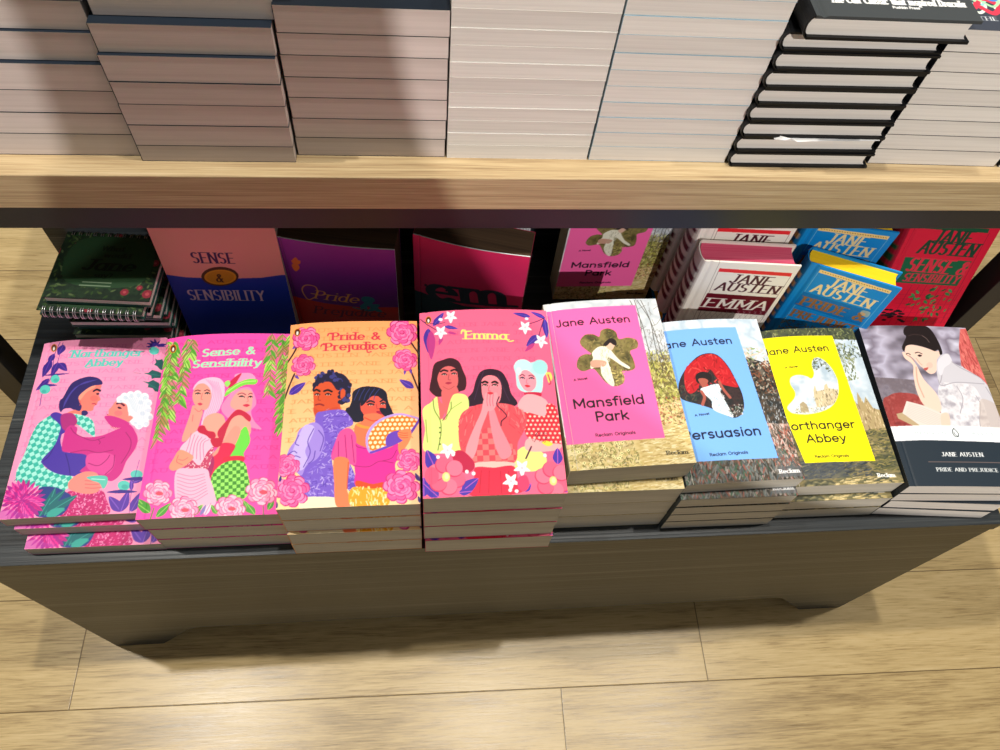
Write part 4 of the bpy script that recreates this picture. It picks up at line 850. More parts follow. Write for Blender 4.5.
def paper(name, c0, c1, rough=.9, sheet=5200.):
    """edge of many sheets: thin streaks along the sheet, stacked through the thickness"""
    m, nt, b = node_mat(name); N, L = nt.nodes, nt.links
    tc = N.new('ShaderNodeTexCoord'); mp = N.new('ShaderNodeMapping'); mp.inputs['Scale'].default_value = (9, 9, sheet / 2)
    L.new(tc.outputs['Object'], mp.inputs['Vector'])
    n = N.new('ShaderNodeTexNoise'); n.inputs['Scale'].default_value = 1.; n.inputs['Detail'].default_value = 3
    L.new(mp.outputs['Vector'], n.inputs['Vector'])
    mp2 = N.new('ShaderNodeMapping'); mp2.inputs['Scale'].default_value = (5, 5, 240); L.new(tc.outputs['Object'], mp2.inputs['Vector'])
    n2 = N.new('ShaderNodeTexNoise'); n2.inputs['Scale'].default_value = 1.; L.new(mp2.outputs['Vector'], n2.inputs['Vector'])
    oi = N.new('ShaderNodeObjectInfo')
    a = N.new('ShaderNodeMath'); a.operation = 'MULTIPLY_ADD'; L.new(oi.outputs['Random'], a.inputs[0]); a.inputs[1].default_value = .3
    L.new(n2.outputs['Fac'], a.inputs[2])
    mx = N.new('ShaderNodeMix'); mx.data_type = 'FLOAT'; mx.inputs[0].default_value = .55; L.new(n.outputs['Fac'], mx.inputs[2]); L.new(a.outputs[0], mx.inputs[3])
    cr = N.new('ShaderNodeValToRGB'); cr.color_ramp.elements[0].position = .3; cr.color_ramp.elements[1].position = .75
    cr.color_ramp.elements[0].color = lin(c0); cr.color_ramp.elements[1].color = lin(c1)
    L.new(mx.outputs[0], cr.inputs['Fac']); L.new(cr.outputs['Color'], b.inputs['Base Color'])
    bp = N.new('ShaderNodeBump'); bp.inputs['Strength'].default_value = .25; bp.inputs['Distance'].default_value = .0003
    L.new(n.outputs['Fac'], bp.inputs['Height']); L.new(bp.outputs['Normal'], b.inputs['Normal'])
    b.inputs['Roughness'].default_value = rough; b.inputs['Specular IOR Level'].default_value = .2
    return m

def wood(name, cols, rough=.5, along=(3, 60, 60), bump=.25, spec=.4, rng=(.3, .7)):
    m, nt, b = node_mat(name); N, L = nt.nodes, nt.links
    tc = N.new('ShaderNodeTexCoord'); mp = N.new('ShaderNodeMapping'); mp.inputs['Scale'].default_value = along
    L.new(tc.outputs['Object'], mp.inputs['Vector'])
    n = N.new('ShaderNodeTexNoise'); n.inputs['Scale'].default_value = 1.; n.inputs['Detail'].default_value = 6; n.inputs['Roughness'].default_value = .65; n.inputs['Distortion'].default_value = .4
    L.new(mp.outputs['Vector'], n.inputs['Vector'])
    mp2 = N.new('ShaderNodeMapping'); mp2.inputs['Scale'].default_value = tuple(k * s for k, s in zip(along, (3, 6, 6))); L.new(tc.outputs['Object'], mp2.inputs['Vector'])
    n2 = N.new('ShaderNodeTexNoise'); n2.inputs['Scale'].default_value = 1.; n2.inputs['Detail'].default_value = 3; L.new(mp2.outputs['Vector'], n2.inputs['Vector'])
    mx = N.new('ShaderNodeMix'); mx.data_type = 'FLOAT'; mx.inputs[0].default_value = .4; L.new(n.outputs['Fac'], mx.inputs[2]); L.new(n2.outputs['Fac'], mx.inputs[3])
    cr = N.new('ShaderNodeValToRGB'); e = cr.color_ramp.elements; e[0].position, e[1].position = rng
    e[0].color = lin(cols[0]); e[1].color = lin(cols[-1])
    for i, c in enumerate(cols[1:-1]):
        k = e.new(rng[0] + (rng[1] - rng[0]) * (i + 1) / (len(cols) - 1)); k.color = lin(c)
    L.new(mx.outputs[0], cr.inputs['Fac']); L.new(cr.outputs['Color'], b.inputs['Base Color'])
    bp = N.new('ShaderNodeBump'); bp.inputs['Strength'].default_value = bump; bp.inputs['Distance'].default_value = .0006
    L.new(n2.outputs['Fac'], bp.inputs['Height']); L.new(bp.outputs['Normal'], b.inputs['Normal'])
    b.inputs['Roughness'].default_value = rough; b.inputs['Specular IOR Level'].default_value = spec
    return m

def mesh_obj(name, verts, faces, mats, parent=None, fmat=None, smooth=False, col=None):
    me = bpy.data.meshes.new(name)
    me.from_pydata([tuple(v) for v in verts], [], faces)
    for m in (mats if isinstance(mats, list) else [mats]): me.materials.append(m)
    if fmat is not None: me.polygons.foreach_set('material_index', fmat)
    if smooth: me.polygons.foreach_set('use_smooth', [True] * len(me.polygons))
    if col is not None:
        a = me.color_attributes.new('print', 'FLOAT_COLOR', 'POINT')
        buf = np.ones((len(verts), 4), np.float32); buf[:, :3] = col; a.data.foreach_set('color', buf.ravel())
    me.update()
    o = bpy.data.objects.new(name, me); C.objects.link(o)
    if parent: o.parent = parent
    return o

class MB:
    """collects shapes in metres and links them as one mesh object"""
    def __init__(s): s.v = []; s.f = []; s.m = []
    def add(s, v, f, mi=0):
        k = len(s.v); s.v += [tuple(p) for p in v]; s.f += [tuple(i + k for i in q) for q in f]; s.m += [mi] * len(f); return s
    def box(s, x0, x1, y0, y1, z0, z1, mi=0, b=0.):
        """box in mm with an optional chamfer on every edge"""
        if b <= 0:
            v = [(x, y, z) for x in (x0, x1) for y in (y0, y1) for z in (z0, z1)]
            f = [(0, 1, 3, 2), (4, 6, 7, 5), (0, 4, 5, 1), (2, 3, 7, 6), (0, 2, 6, 4), (1, 5, 7, 3)]
        else:
            bm = bmesh.new(); bmesh.ops.create_cube(bm, size=1)
            for q in bm.verts: q.co = ((x0 + x1) / 2 + q.co.x * (x1 - x0), (y0 + y1) / 2 + q.co.y * (y1 - y0), (z0 + z1) / 2 + q.co.z * (z1 - z0))
            bmesh.ops.bevel(bm, geom=bm.edges[:], offset=b, segments=2, affect='EDGES', profile=.6)
            bm.verts.index_update(); v = [tuple(q.co) for q in bm.verts]; f = [tuple(q.index for q in p.verts) for p in bm.faces]; bm.free()
        return s.add([(a / 1000, c / 1000, d / 1000) for a, c, d in v], f, mi)
    def prism_y(s, prof, y0, y1, mi=0):
        """outline in x,z (mm) pushed through y"""
        n = len(prof); v = [(x / 1000, y0 / 1000, z / 1000) for x, z in prof] + [(x / 1000, y1 / 1000, z / 1000) for x, z in prof]
        f = [tuple(range(n)), tuple(range(2 * n - 1, n - 1, -1))] + [(i, i + n, (i + 1) % n + n, (i + 1) % n) for i in range(n)]
        return s.add(v, f, mi)
    def tube(s, pts, r, seg=6, mi=0):
        pts = [Vector(p) for p in pts]; rings = []
        for i, p in enumerate(pts):
            d = (pts[min(i + 1, len(pts) - 1)] - pts[max(i - 1, 0)]).normalized()
            u = d.cross(Vector((0, 0, 1)) if abs(d.z) < .9 else Vector((1, 0, 0))).normalized(); w = d.cross(u)
            rings.append([p + (u * math.cos(a) + w * math.sin(a)) * r for a in [k * 2 * PI / seg for k in range(seg)]])
        v = [q for r_ in rings for q in r_]; f = []
        for i in range(len(rings) - 1):
            for k in range(seg): f.append((i * seg + k, i * seg + (k + 1) % seg, (i + 1) * seg + (k + 1) % seg, (i + 1) * seg + k))
        return s.add(v, f, mi)
    def build(s, name, mats, parent=None, smooth=False):
        return mesh_obj(name, s.v, s.f, mats, parent, s.m, smooth)

def empty(name, loc, rot=(0, 0, 0), label=None, cat=None, group=None):
    o = bpy.data.objects.new(name, None); C.objects.link(o); o.empty_display_size = .02
    o.location = loc; o.rotation_mode = 'XYZ'; o.rotation_euler = rot
    if label: o['label'] = label
    if cat: o['category'] = cat
    if group: o['group'] = group
    return o
def copy_tree(o, parent=None):
    c = o.copy(); C.objects.link(c)
    if parent: c.parent = parent
    for ch in list(o.children): copy_tree(ch, c)
    return c

# ---------------------------------------------------------------- books
# A book lies on its back cover: u to the right, v away towards its head, thickness up (mm).
def profile(u, v, w, h, t, lift, swell):
    """height of the front cover: flat for a book under others, springy for the one on top"""
    z = t + (lift * (v / h) ** 1.2) * (1 - np.exp(-u / 18.)) if lift else np.full_like(u, t)
    if swell: z = z + swell * np.sin(np.pi * np.clip(u / w, 0, 1)) * (.45 + .55 * v / h)
    if lift or swell: z = z - .5 * np.exp(-((u - 7.) / 1.1) ** 2)
    return z

def paper_cover(name, w, h, t, design, mat, parent, spine, back=None, lift=0., swell=0., res=.5, edge='c9c2b6', th=.35):
    """front sheet with its printing, rounded-off spine and back sheet in one mesh"""
    grid = design.get(res) if isinstance(design, Art) else None
    if grid is None:
        nv, nu = int(h / res), int(w / res); grid = np.empty((nv, nu, 3), np.float32); grid[:] = s2l(hx(design))
    nv, nu = grid.shape[:2]
    U, V = np.meshgrid(np.linspace(0, w, nu), np.linspace(0, h, nv))
    Z = profile(U, V, w, h, t, lift, swell)
    top = np.stack([U, V, Z], -1).reshape(-1, 3)
    low = top - np.array([0, 0, th])
    idx = np.arange(nu * nv).reshape(nv, nu)
    q = np.stack([idx[:-1, :-1], idx[:-1, 1:], idx[1:, 1:], idx[1:, :-1]], -1).reshape(-1, 4)
    rim = np.concatenate([idx[0, :], idx[1:, -1], idx[-1, -2::-1], idx[-2:0:-1, 0]])
    n0 = len(top)
    k = len(rim); r = np.arange(k); ec = np.tile(s2l(hx(edge)), (k, 1))
    V_ = [top, top[rim], low[rim]]; cols = [grid.reshape(-1, 3), ec, ec]         # cut edge of the card takes the edge colour
    skirt = np.stack([n0 + r, n0 + k + r, n0 + k + (r + 1) % k, n0 + (r + 1) % k], -1)
    faces = q.tolist() + skirt.tolist()
    base = n0 + 2 * k
    # spine: strip at u = 0, back: sheet at the bottom
    sv, sf, sc = [], [], []
    sp = s2l(hx(spine)); bk = s2l(hx(back or spine))
    def bx(x0, x1, y0, y1, z0, z1, c):
        b0 = base + len(sv)
        for x in (x0, x1):
            for y in (y0, y1):
                for z in (z0, z1): sv.append((x, y, z)); sc.append(c)
        sf.extend([(b0, b0 + 1, b0 + 3, b0 + 2), (b0 + 4, b0 + 6, b0 + 7, b0 + 5), (b0, b0 + 4, b0 + 5, b0 + 1), (b0 + 2, b0 + 3, b0 + 7, b0 + 6), (b0, b0 + 2, b0 + 6, b0 + 4), (b0 + 1, b0 + 5, b0 + 7, b0 + 3)])
    bx(-.1, .3, 0, h, 0, t - .1, sp); bx(0, w, .05, h, 0, .35, bk)
    V_.append(np.array(sv)); cols.append(np.array(sc, np.float32))
    vv = np.concatenate(V_) / 1000
    return mesh_obj(name, vv.tolist(), faces + sf, mat, parent, col=np.concatenate(cols))

def page_block(w, h, t, mat, parent, lift=0., swell=0., name='page_block', e=.25):
    nu, nv = (24, 16) if (lift or swell) else (2, 2)
    U, V = np.meshgrid(np.linspace(.35, w - e, nu), np.linspace(e, h - e, nv))
    Z = profile(U, V, w, h, t, lift, swell) - .4
    top = np.stack([U, V, Z], -1).reshape(-1, 3); bot = top.copy(); bot[:, 2] = .4
    idx = np.arange(nu * nv).reshape(nv, nu)
    q = np.stack([idx[:-1, :-1], idx[:-1, 1:], idx[1:, 1:], idx[1:, :-1]], -1).reshape(-1, 4)
    rim = np.concatenate([idx[0, :], idx[1:, -1], idx[-1, -2::-1], idx[-2:0:-1, 0]])
    n = len(top); k = len(rim); r = np.arange(k)
    sk = np.stack([rim, n + rim, n + rim[(r + 1) % k], rim[(r + 1) % k]], -1)
    return mesh_obj(name, (np.concatenate([top, bot]) / 1000).tolist(), q.tolist() + (q[:, ::-1] + n).tolist() + sk.tolist(), mat, parent)

def paperback(design, w, h, t, loc, rot, label, group, spine, page, mat, back=None, lift=0., swell=0., res=.5, edge='c9c2b6', th=.35):
    r = empty('paperback_book', loc, rot, label, 'book', group)
    paper_cover('cover', w, h, t, design, mat, r, spine, back, lift, swell, res, edge, th)
    page_block(w, h, t, page, r, lift, swell)
    return r

def hardback(design, w, h, t, loc, rot, label, group, spine, page, mat, res=.5, board=2.2, over=3., bands=None, curve=5., back=None):
    """case-bound book: two boards over a page block with a hollow fore edge, rounded spine"""
    r = empty('hardback_book', loc, rot, label, 'book', group)
    grid = design.get(res) if isinstance(design, Art) else None
    if grid is None: grid = np.empty((int(h / 4), int(w / 4), 3), np.float32); grid[:] = s2l(hx(design))
    nv, nu = grid.shape[:2]
    U, V = np.meshgrid(np.linspace(0, w, nu), np.linspace(0, h, nv))
    Z = t - 1.3 * np.exp(-((U - 6.5) / 2.2) ** 2)
    top = np.stack([U, V, Z], -1).reshape(-1, 3)
    idx = np.arange(nu * nv).reshape(nv, nu)
    q = np.stack([idx[:-1, :-1], idx[:-1, 1:], idx[1:, 1:], idx[1:, :-1]], -1).reshape(-1, 4)
    rim = np.concatenate([idx[0, :], idx[1:, -1], idx[-1, -2::-1], idx[-2:0:-1, 0]])
    low = top[rim].copy(); low[:, 2] = t - board
    n0 = len(top); k = len(rim); a = np.arange(k)
    faces = q.tolist() + np.stack([rim, n0 + a, n0 + (a + 1) % k, rim[(a + 1) % k]], -1).tolist() + [tuple((n0 + a[::-1]).tolist())]
    cols = [grid.reshape(-1, 3), grid.reshape(-1, 3)[rim]]
    sv, sf, sc = [], [], []
    sp = s2l(hx(spine)); bk = s2l(hx(back or spine)); base = n0 + k
    b0 = base
    for x in (0, w):
        for y in (0, h):
            for z in (0, board): sv.append((x, y, z)); sc.append(bk)
    sf += [(b0, b0 + 1, b0 + 3, b0 + 2), (b0 + 4, b0 + 6, b0 + 7, b0 + 5), (b0, b0 + 4, b0 + 5, b0 + 1), (b0 + 2, b0 + 3, b0 + 7, b0 + 6), (b0, b0 + 2, b0 + 6, b0 + 4), (b0 + 1, b0 + 5, b0 + 7, b0 + 3)]
    # rounded spine shell
    ns = 9; nl = 61
    b1 = base + len(sv)
    for j in range(nl):
        y = h * j / (nl - 1)
        for i in range(ns):
            th = PI * i / (ns - 1)
            for d in (0, 1.2):
                x = 1.5 - (curve + 1.5 - d) * math.sin(th); z = t / 2 - (t / 2 - d * (.6)) * math.cos(th)
                c = sp
                if bands and d == 0:
                    for v0, v1, bc in bands:
                        if v0 <= y <= v1 and 2 <= i <= 6: c = s2l(hx(bc))
                sv.append((x, y, z)); sc.append(c)
    def id_(j, i, d): return b1 + (j * ns + i) * 2 + d
    for j in range(nl - 1):
        for i in range(ns - 1):
            sf.append((id_(j, i, 0), id_(j, i + 1, 0), id_(j + 1, i + 1, 0), id_(j + 1, i, 0))); sf.append((id_(j, i, 1), id_(j + 1, i, 1), id_(j + 1, i + 1, 1), id_(j, i + 1, 1)))
    for i in range(ns - 1):
        for j in (0, nl - 1): sf.append((id_(j, i, 0), id_(j, i, 1), id_(j, i + 1, 1), id_(j, i + 1, 0)))
    vv = np.concatenate([top, low, np.array(sv)]) / 1000
    mesh_obj('cover', vv.tolist(), faces + sf, mat, r, col=np.concatenate(cols + [np.array(sc, np.float32)]))
    # page block outline in u,z: hollow fore edge, rounded back
    z0, z1 = board + .05, t - board - .05
    pr = [(1.0 - (curve - 2.2) * math.sin(PI * i / 8), z0 + (z1 - z0) * (1 - math.cos(PI * i / 8)) / 2) for i in range(9)]
    pr += [(w - over - 2.6 * math.sin(PI * i / 8), z1 - (z1 - z0) * (1 - math.cos(PI * i / 8)) / 2) for i in range(9)]
    MB().prism_y(pr, over, h - over).build('page_block', page, r)
    return r

# ---------------------------------------------------------------- materials
M_print = printed('printed_card', .5, 0.)
M_gloss = printed('printed_card_glossy', .42, .06)
M_cloth = printed('printed_case', .5, .0)
M_page = paper('page_edges_cream', 'aaa496', 'd4cec2')
M_pagew = paper('page_edges_white', 'c6beb6', 'e6e0d8')
M_pagep = paper('page_edges_pink_bounce', 'c0b2aa', 'ddd0c9')  # rosy tint puts light bounced off the pink covers into the paper
M_pink = paper('page_edges_dyed_pink', 'c23058', 'e07088', sheet=1500)
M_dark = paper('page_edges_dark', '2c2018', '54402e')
M_yellow = paper('page_edges_dyed_yellow', 'e8b414', 'fccf22')
M_oak = wood('light_oak', ['7c664a', 'a48c68', 'baa47e', 'cab694'], .55, (6, 190, 420), .4, .3)
M_black = wood('black_stained_ash', ['12161a', '1e2429', '2e3438', '62635f'], .4, (1.1, 50, 55), .7, .5, (.36, .66))
M_steel = plain('black_powder_coated_steel', '26262a', .45, .3, .5)
M_wire = plain('dull_silver_wire', 'c4c4c8', .35, .9)

def floor_mat():
    m, nt, b = node_mat('oak_plank_floor'); N, L = nt.nodes, nt.links
    def math_(op, a, c=None, d=None):
        n = N.new('ShaderNodeMath'); n.operation = op
        for i, v in enumerate((a, c, d)):
            if v is None: continue
            if isinstance(v, (int, float)): n.inputs[i].default_value = v
            else: L.new(v, n.inputs[i])
        return n.outputs[0]
    tc = N.new('ShaderNodeTexCoord'); mp = N.new('ShaderNodeMapping'); mp.inputs['Rotation'].default_value = (0, 0, math.radians(.86))
    L.new(tc.outputs['Object'], mp.inputs['Vector'])
    sx = N.new('ShaderNodeSeparateXYZ'); L.new(mp.outputs['Vector'], sx.inputs[0])
    ry = math_('DIVIDE', math_('SUBTRACT', sx.outputs['Y'], .1533), .1523); row = math_('FLOOR', ry); fy = math_('SUBTRACT', ry, row)
    rx = math_('DIVIDE', math_('SUBTRACT', math_('SUBTRACT', sx.outputs['X'], .411), math_('MULTIPLY', row, .222)), .908); cl = math_('FLOOR', rx); fx = math_('SUBTRACT', rx, cl)
    dy = math_('MULTIPLY', math_('MINIMUM', fy, math_('SUBTRACT', 1., fy)), .1523); dx = math_('MULTIPLY', math_('MINIMUM', fx, math_('SUBTRACT', 1., fx)), .908)
    d = math_('MINIMUM', dx, dy)
    seam = N.new('ShaderNodeMapRange'); seam.inputs['From Min'].default_value = .0003; seam.inputs['From Max'].default_value = .0011; L.new(d, seam.inputs['Value'])
    idn = N.new('ShaderNodeCombineXYZ'); L.new(row, idn.inputs[0]); L.new(cl, idn.inputs[1])
    wn = N.new('ShaderNodeTexWhiteNoise'); L.new(idn.outputs[0], wn.inputs['Vector'])
    off = N.new('ShaderNodeVectorMath'); off.operation = 'MULTIPLY_ADD'; L.new(wn.outputs['Color'], off.inputs[0]); off.inputs[1].default_value = (7, 7, 7); L.new(mp.outputs['Vector'], off.inputs[2])
    def grain(sc, det, dist):
        q = N.new('ShaderNodeMapping'); q.inputs['Scale'].default_value = sc; L.new(off.outputs[0], q.inputs['Vector'])
        n = N.new('ShaderNodeTexNoise'); n.inputs['Scale'].default_value = 1; n.inputs['Detail'].default_value = det; n.inputs['Distortion'].default_value = dist; n.inputs['Roughness'].default_value = .6; L.new(q.outputs[0], n.inputs['Vector']); return n.outputs['Fac']
    g1 = grain((2.4, 22, 1), 6, 2.2); g2 = grain((22, 420, 1), 5, .4); g3 = grain((1.8, 5, 1), 2, .8)
    v = math_('ADD', math_('ADD', math_('MULTIPLY', g1, .36), math_('MULTIPLY', g2, .44)), math_('MULTIPLY', g3, .2))
    v = math_('ADD', v, math_('MULTIPLY', math_('SUBTRACT', wn.outputs['Value'], .5), .08))
    cr = N.new('ShaderNodeValToRGB'); e = cr.color_ramp.elements; e[0].position = .3; e[1].position = .68
    e[0].color = lin('84704c'); e[1].color = lin('e2c998'); k = e.new(.42); k.color = lin('b2986a'); k = e.new(.5); k.color = lin('ccb27e')
    L.new(v, cr.inputs['Fac'])
    # brown seam colour along the plank joints
    mx = N.new('ShaderNodeMix'); mx.data_type = 'RGBA'; L.new(seam.outputs['Result'], mx.inputs[0]); mx.inputs[6].default_value = lin('6e5a3a'); L.new(cr.outputs['Color'], mx.inputs[7])
    L.new(mx.outputs[2], b.inputs['Base Color'])
    rr = N.new('ShaderNodeMapRange'); rr.inputs['To Min'].default_value = .2; rr.inputs['To Max'].default_value = .4; L.new(g2, rr.inputs['Value']); L.new(rr.outputs['Result'], b.inputs['Roughness'])
    hgt = math_('ADD', math_('MULTIPLY', g2, .5), seam.outputs['Result'])
    bp = N.new('ShaderNodeBump'); bp.inputs['Strength'].default_value = .45; bp.inputs['Distance'].default_value = .0006; L.new(hgt, bp.inputs['Height']); L.new(bp.outputs['Normal'], b.inputs['Normal'])
    return m

# ---------------------------------------------------------------- setting
fl = MB().box(-3500, 3500, -2500, 4000, -40, 0).build('floor', floor_mat()); fl['kind'] = 'structure'

# upper table: oak top on a black steel frame
tb = empty('display_table', mm3(90, 790, 0), label='tall display table with light oak top and black steel frame, stacked with books', cat='table')
ox, oy = 90, 790
def tbox(name, x0, x1, y0, y1, z0, z1, mat, b=1.): return MB().box(x0 - ox, x1 - ox, y0 - oy, y1 - oy, z0 + CAM_H, z1 + CAM_H, 0, b).build(name, mat, tb)
tbox('tabletop', -520, 699, 486, 1100, -525.6, -486, M_oak, 1.2)
tbox('frame_rail', -488, 664, 489.5, 519, -556, -526.2, M_steel, 1)
tbox('frame_rail', -488, 664, 1064, 1094, -556, -526.2, M_steel, 1)
tbox('frame_rail', -518, -488.5, 519.6, 1063.5, -556, -526.2, M_steel, 1); tbox('frame_rail', 664.5, 694, 519.6, 1063.5, -556, -526.2, M_steel, 1)
for x in (-518, 664.5):
    for y in (489.5, 1064): tbox('leg', x, x + 29.5, y, y + 29.5, -CAM_H, -526.2, M_steel, 1)

# lower bench that carries the front rows
bn = empty('display_bench', mm3(98, 430, 0), label='low black wood-grain display bench in front of and under the oak table', cat='bench')
ox, oy = 98, 430
def bbox(name, x0, x1, y0, y1, z0, z1, mat=M_black, b=.8): return MB().box(x0 - ox, x1 - ox, y0 - oy, y1 - oy, z0 + CAM_H, z1 + CAM_H, 0, b).build(name, mat, bn)
bbox('shelf_board', -448, 650, 242, 640, -790, -770)
z0, z1, zm = -CAM_H, -790.3, -1079
prof = [(-446, z1), (-446, z0), (-381, z0), (-325, zm - 8), (-310, zm), (505, zm), (518, zm - 4), (582, z0), (648, z0), (648, z1)]
MB().prism_y([(x - ox, z + CAM_H) for x, z in prof], 243 - oy, 263 - oy).build('front_panel', M_black, bn)
for x in (-446, 627): bbox('side_panel', x, x + 19, 263.5, 638, z0, z1)
bp_ = MB().box(-452, 650, 0, 14, 0, 609, 0, .8).build('divider_board', M_black); bp_.location = mm3(0, 641, 0); bp_['label'] = 'dark upright board closing off the space behind the standing books'; bp_['category'] = 'board'

# ---------------------------------------------------------------- front row: eight titles lying in low piles
ORD = ['lowest', 'second from the bottom', 'third from the bottom', 'fourth from the bottom', 'fifth from the bottom', 'sixth from the bottom', 'seventh from the bottom', 'eighth from the bottom', 'ninth from the bottom', 'tenth from the bottom', 'eleventh from the bottom', 'twelfth from the bottom']
R_ = math.radians
def pile(design, w, h, t, spots, name, group, spine, page, lift, swell, back=None, mat=None, edge='c9c2b6'):
    """spots: (x, y, yaw in degrees) from the shelf upwards; the last is the cover one sees"""
    mat = mat or M_gloss
    z = -770.; n = len(spots); proto = None
    for i, (x, y, a) in enumerate(spots):
        z += .25
        where = 'topmost of its pile on the bench' if i == n - 1 else ORD[i] + ' of its pile'
        lab = f'{name}, {where}'
        if i == n - 1:
            paperback(design, w, h, t, P3(x, y, z), (0, 0, R_(a)), lab, group, spine, page, mat, back, lift, swell, .5)
        elif proto is None:
            proto = paperback(design, w, h, t, P3(x, y, z), (0, 0, R_(a)), lab, group, spine, page, mat, back, 0, 0, .75, edge, .8 if edge != 'c9c2b6' else .35)  # dark edge: dark print plus painted shade in the gaps between copies
        else:
            c = copy_tree(proto); c.location = P3(x, y, z); c.rotation_euler = (0, 0, R_(a)); c['label'] = lab
        z += t
    return proto

D_north, D_sense, D_pride, D_emma = art_northanger(), art_sense(), art_pride(), art_emma()
D_mans, D_pers, D_abb, D_read = art_mansfield(), art_persuasion(), art_abbey(), art_reader()
pile(D_north, 129, 198, 17.4, [(-391, 252.5, 0), (-396, 267, .2), (-403, 270.5, .8)], 'pale pink Northanger Abbey paperback', 'pink Northanger Abbey paperbacks', 'f4a8c8', M_page, 6, 1.5)
pile(D_sense, 129, 198, 27.6, [(-263.5, 253, 0), (-263.5, 253.5, 0), (-266, 254, .2)], 'hot pink Sense and Sensibility paperback', 'hot pink Sense and Sensibility paperbacks', 'f05cb0', M_page, 6, 3)
pile(D_pride, 128, 198, 29.6, [(-133, 242, 0), (-132.6, 242.2, 0), (-132.8, 245, .1), (-133, 245.4, .2)], 'orange Pride and Prejudice paperback', 'orange Pride and Prejudice paperbacks', 'f0a060', M_page, 4, 1.5)
pile(D_emma, 129, 198, 35.7, [(-1.4, 238.2, 0), (-2.4, 240.4, 0), (-2.4, 240.6, 0), (-2.4, 241.3, .1)], 'coral pink Emma paperback with three figures', 'coral pink Emma paperbacks', 'e85c88', M_page, 2, 4, edge='4a1424')
P_mans = pile(D_mans, 121, 188, 33.7, [(130, 258, 0), (129.6, 258.2, 0), (129.2, 258, .1), (133, 266, 2.2)], 'pink panelled Mansfield Park paperback', 'Mansfield Park paperbacks with flower cut-out', 'd8ceb0', M_page, 3, 2, mat=M_print)
pile(D_pers, 121, 188, 20.8, [(251.4, 252.7, 0), (251.6, 252.8, 0), (251.2, 252.8, 0), (251, 253.4, .1), (251.5, 260, 1.4)], 'blue panelled Persuasion paperback', 'blue Persuasion paperbacks', '3c4448', M_page, 4, 3, mat=M_print, edge='34383a')
pile(D_abb, 121, 188, 24.7, [(373, 259, 0), (373, 259.6, 0), (374.5, 266, .3)], 'yellow panelled Northanger Abbey paperback', 'yellow Northanger Abbey paperbacks', '4a4c40', M_page, 8, 2, mat=M_print, edge='34362e')
pile(D_read, 129, 198, 19.8, [(495.5, 259.7, -4.5), (498, 260, -4.2), (495.5, 260, -2.4), (495.8, 260.5, -2.6)], 'black Pride and Prejudice paperback with reading woman', 'black Pride and Prejudice paperbacks', '1c2228', M_pagew, 3, 2, edge='14181c')

# ---------------------------------------------------------------- back row: books standing under the table
def stand(x, y, t, yaw, z=-770., lean=90.):
    """origin and rotation that put the left foot corner of the front cover at x, y"""
    a = R_(yaw); l = R_(lean)
    n = Vector((math.sin(l) * math.sin(a), -math.sin(l) * math.cos(a), math.cos(l)))
    p = Vector((x, y, z)) - n * t
    if n.z > 0: p.z += n.z * t
    return P3(p.x, p.y, p.z), (l, 0, a)
l, r = stand(-264, 494, 26, -.6, lean=85)
paperback(art_seal(), 121, 198, 26, l, r, 'Sense and Sensibility book in rose over dark blue with a gold seal, standing upright', None, 'c87870', M_page, M_print, 'c87870')
l, r = stand(-147, 511, 33, -8.5)
paperback(art_purple(), 122, 178, 33, l, r, 'purple and red Pride and Prejudice book standing upright in the shade', None, '6a1c80', M_dark, M_gloss, '6a1c80', 0, 3, .5, 'e4eeee', 1.1)
l, r = stand(-8, 514, 34, -14.5)
paperback(art_crimson(), 122, 178, 34, l, r, 'crimson book with big dark lettering and Emma title, standing upright', None, 'b8244c', M_dark, M_gloss, 'b8244c', 0, 4, .5, 'e4eeee', 1.1)
for (x, y, lab) in ((166, 560, 'pink panelled Mansfield Park paperback standing upright left of the white hardbacks'), (2, 562, 'Mansfield Park paperback standing behind the crimson book')):
    c = copy_tree(P_mans); l, r = stand(x, y, 33.7, 0); c.location = l; c.rotation_euler = r; c['label'] = lab; c['group'] = 'Mansfield Park paperbacks standing under the table'
sb = [(k * 15 + 8, k * 15 + 16, '5c1428') for k in range(1, 10)]
D_white = art_white()
l, r = stand(298, 485, 30, -4, -769.9)
w1 = hardback(D_white, 104, 168, 30, l, r, 'white Emma hardback with dyed pink page edges, front one of three', 'white Emma hardbacks', 'dcd2c8', M_pink, M_cloth, bands=sb, back='dcd2c8')
for x, y, lab in ((296, 519, 'white hardback right behind the front white Emma, its name just under the rail'), (291, 553, 'rearmost white hardback, only its lettered spine showing')):
    c = copy_tree(w1); l, r = stand(x, y, 30, -2, -745.2); c.location = l; c.rotation_euler = r; c['label'] = lab
D_blue = art_blue()
l, r = stand(421, 490, 25, -21.5, -769.9)
b1 = hardback(D_blue, 98, 158, 25, l, r, 'bright blue Pride and Prejudice hardback with yellow page edges, front one of two', 'blue Pride and Prejudice hardbacks', '0f78ba', M_yellow, M_cloth, bands=[(a, b_, 'd8b874') for a, b_, _ in sb[:8]], back='0f86cc')
c = copy_tree(b1); l, r = stand(419, 526, 25, -9, -745.2); c.location = l; c.rotation_euler = r; c['label'] = 'bright blue hardback with yellow page edges standing behind the front blue one'
l, r = stand(538, 474, 28, 0, -769.9, 73)
hardback(art_red(), 108, 185, 28, l, r, 'red and green Sense and Sensibility hardback leaning back at the right end', None, 'a81430', M_page, M_cloth, bands=[(a, b_, '0c4a30') for a, b_, _ in sb], back='c01838')
hardback('0f86cc', 98, 163, 24, P3(460, 520, -769.8), (0, 0, R_(90)), 'blue hardback lying flat underneath the rear white and blue hardbacks', None, '0f78ba', M_yellow, M_cloth, back='0f86cc')

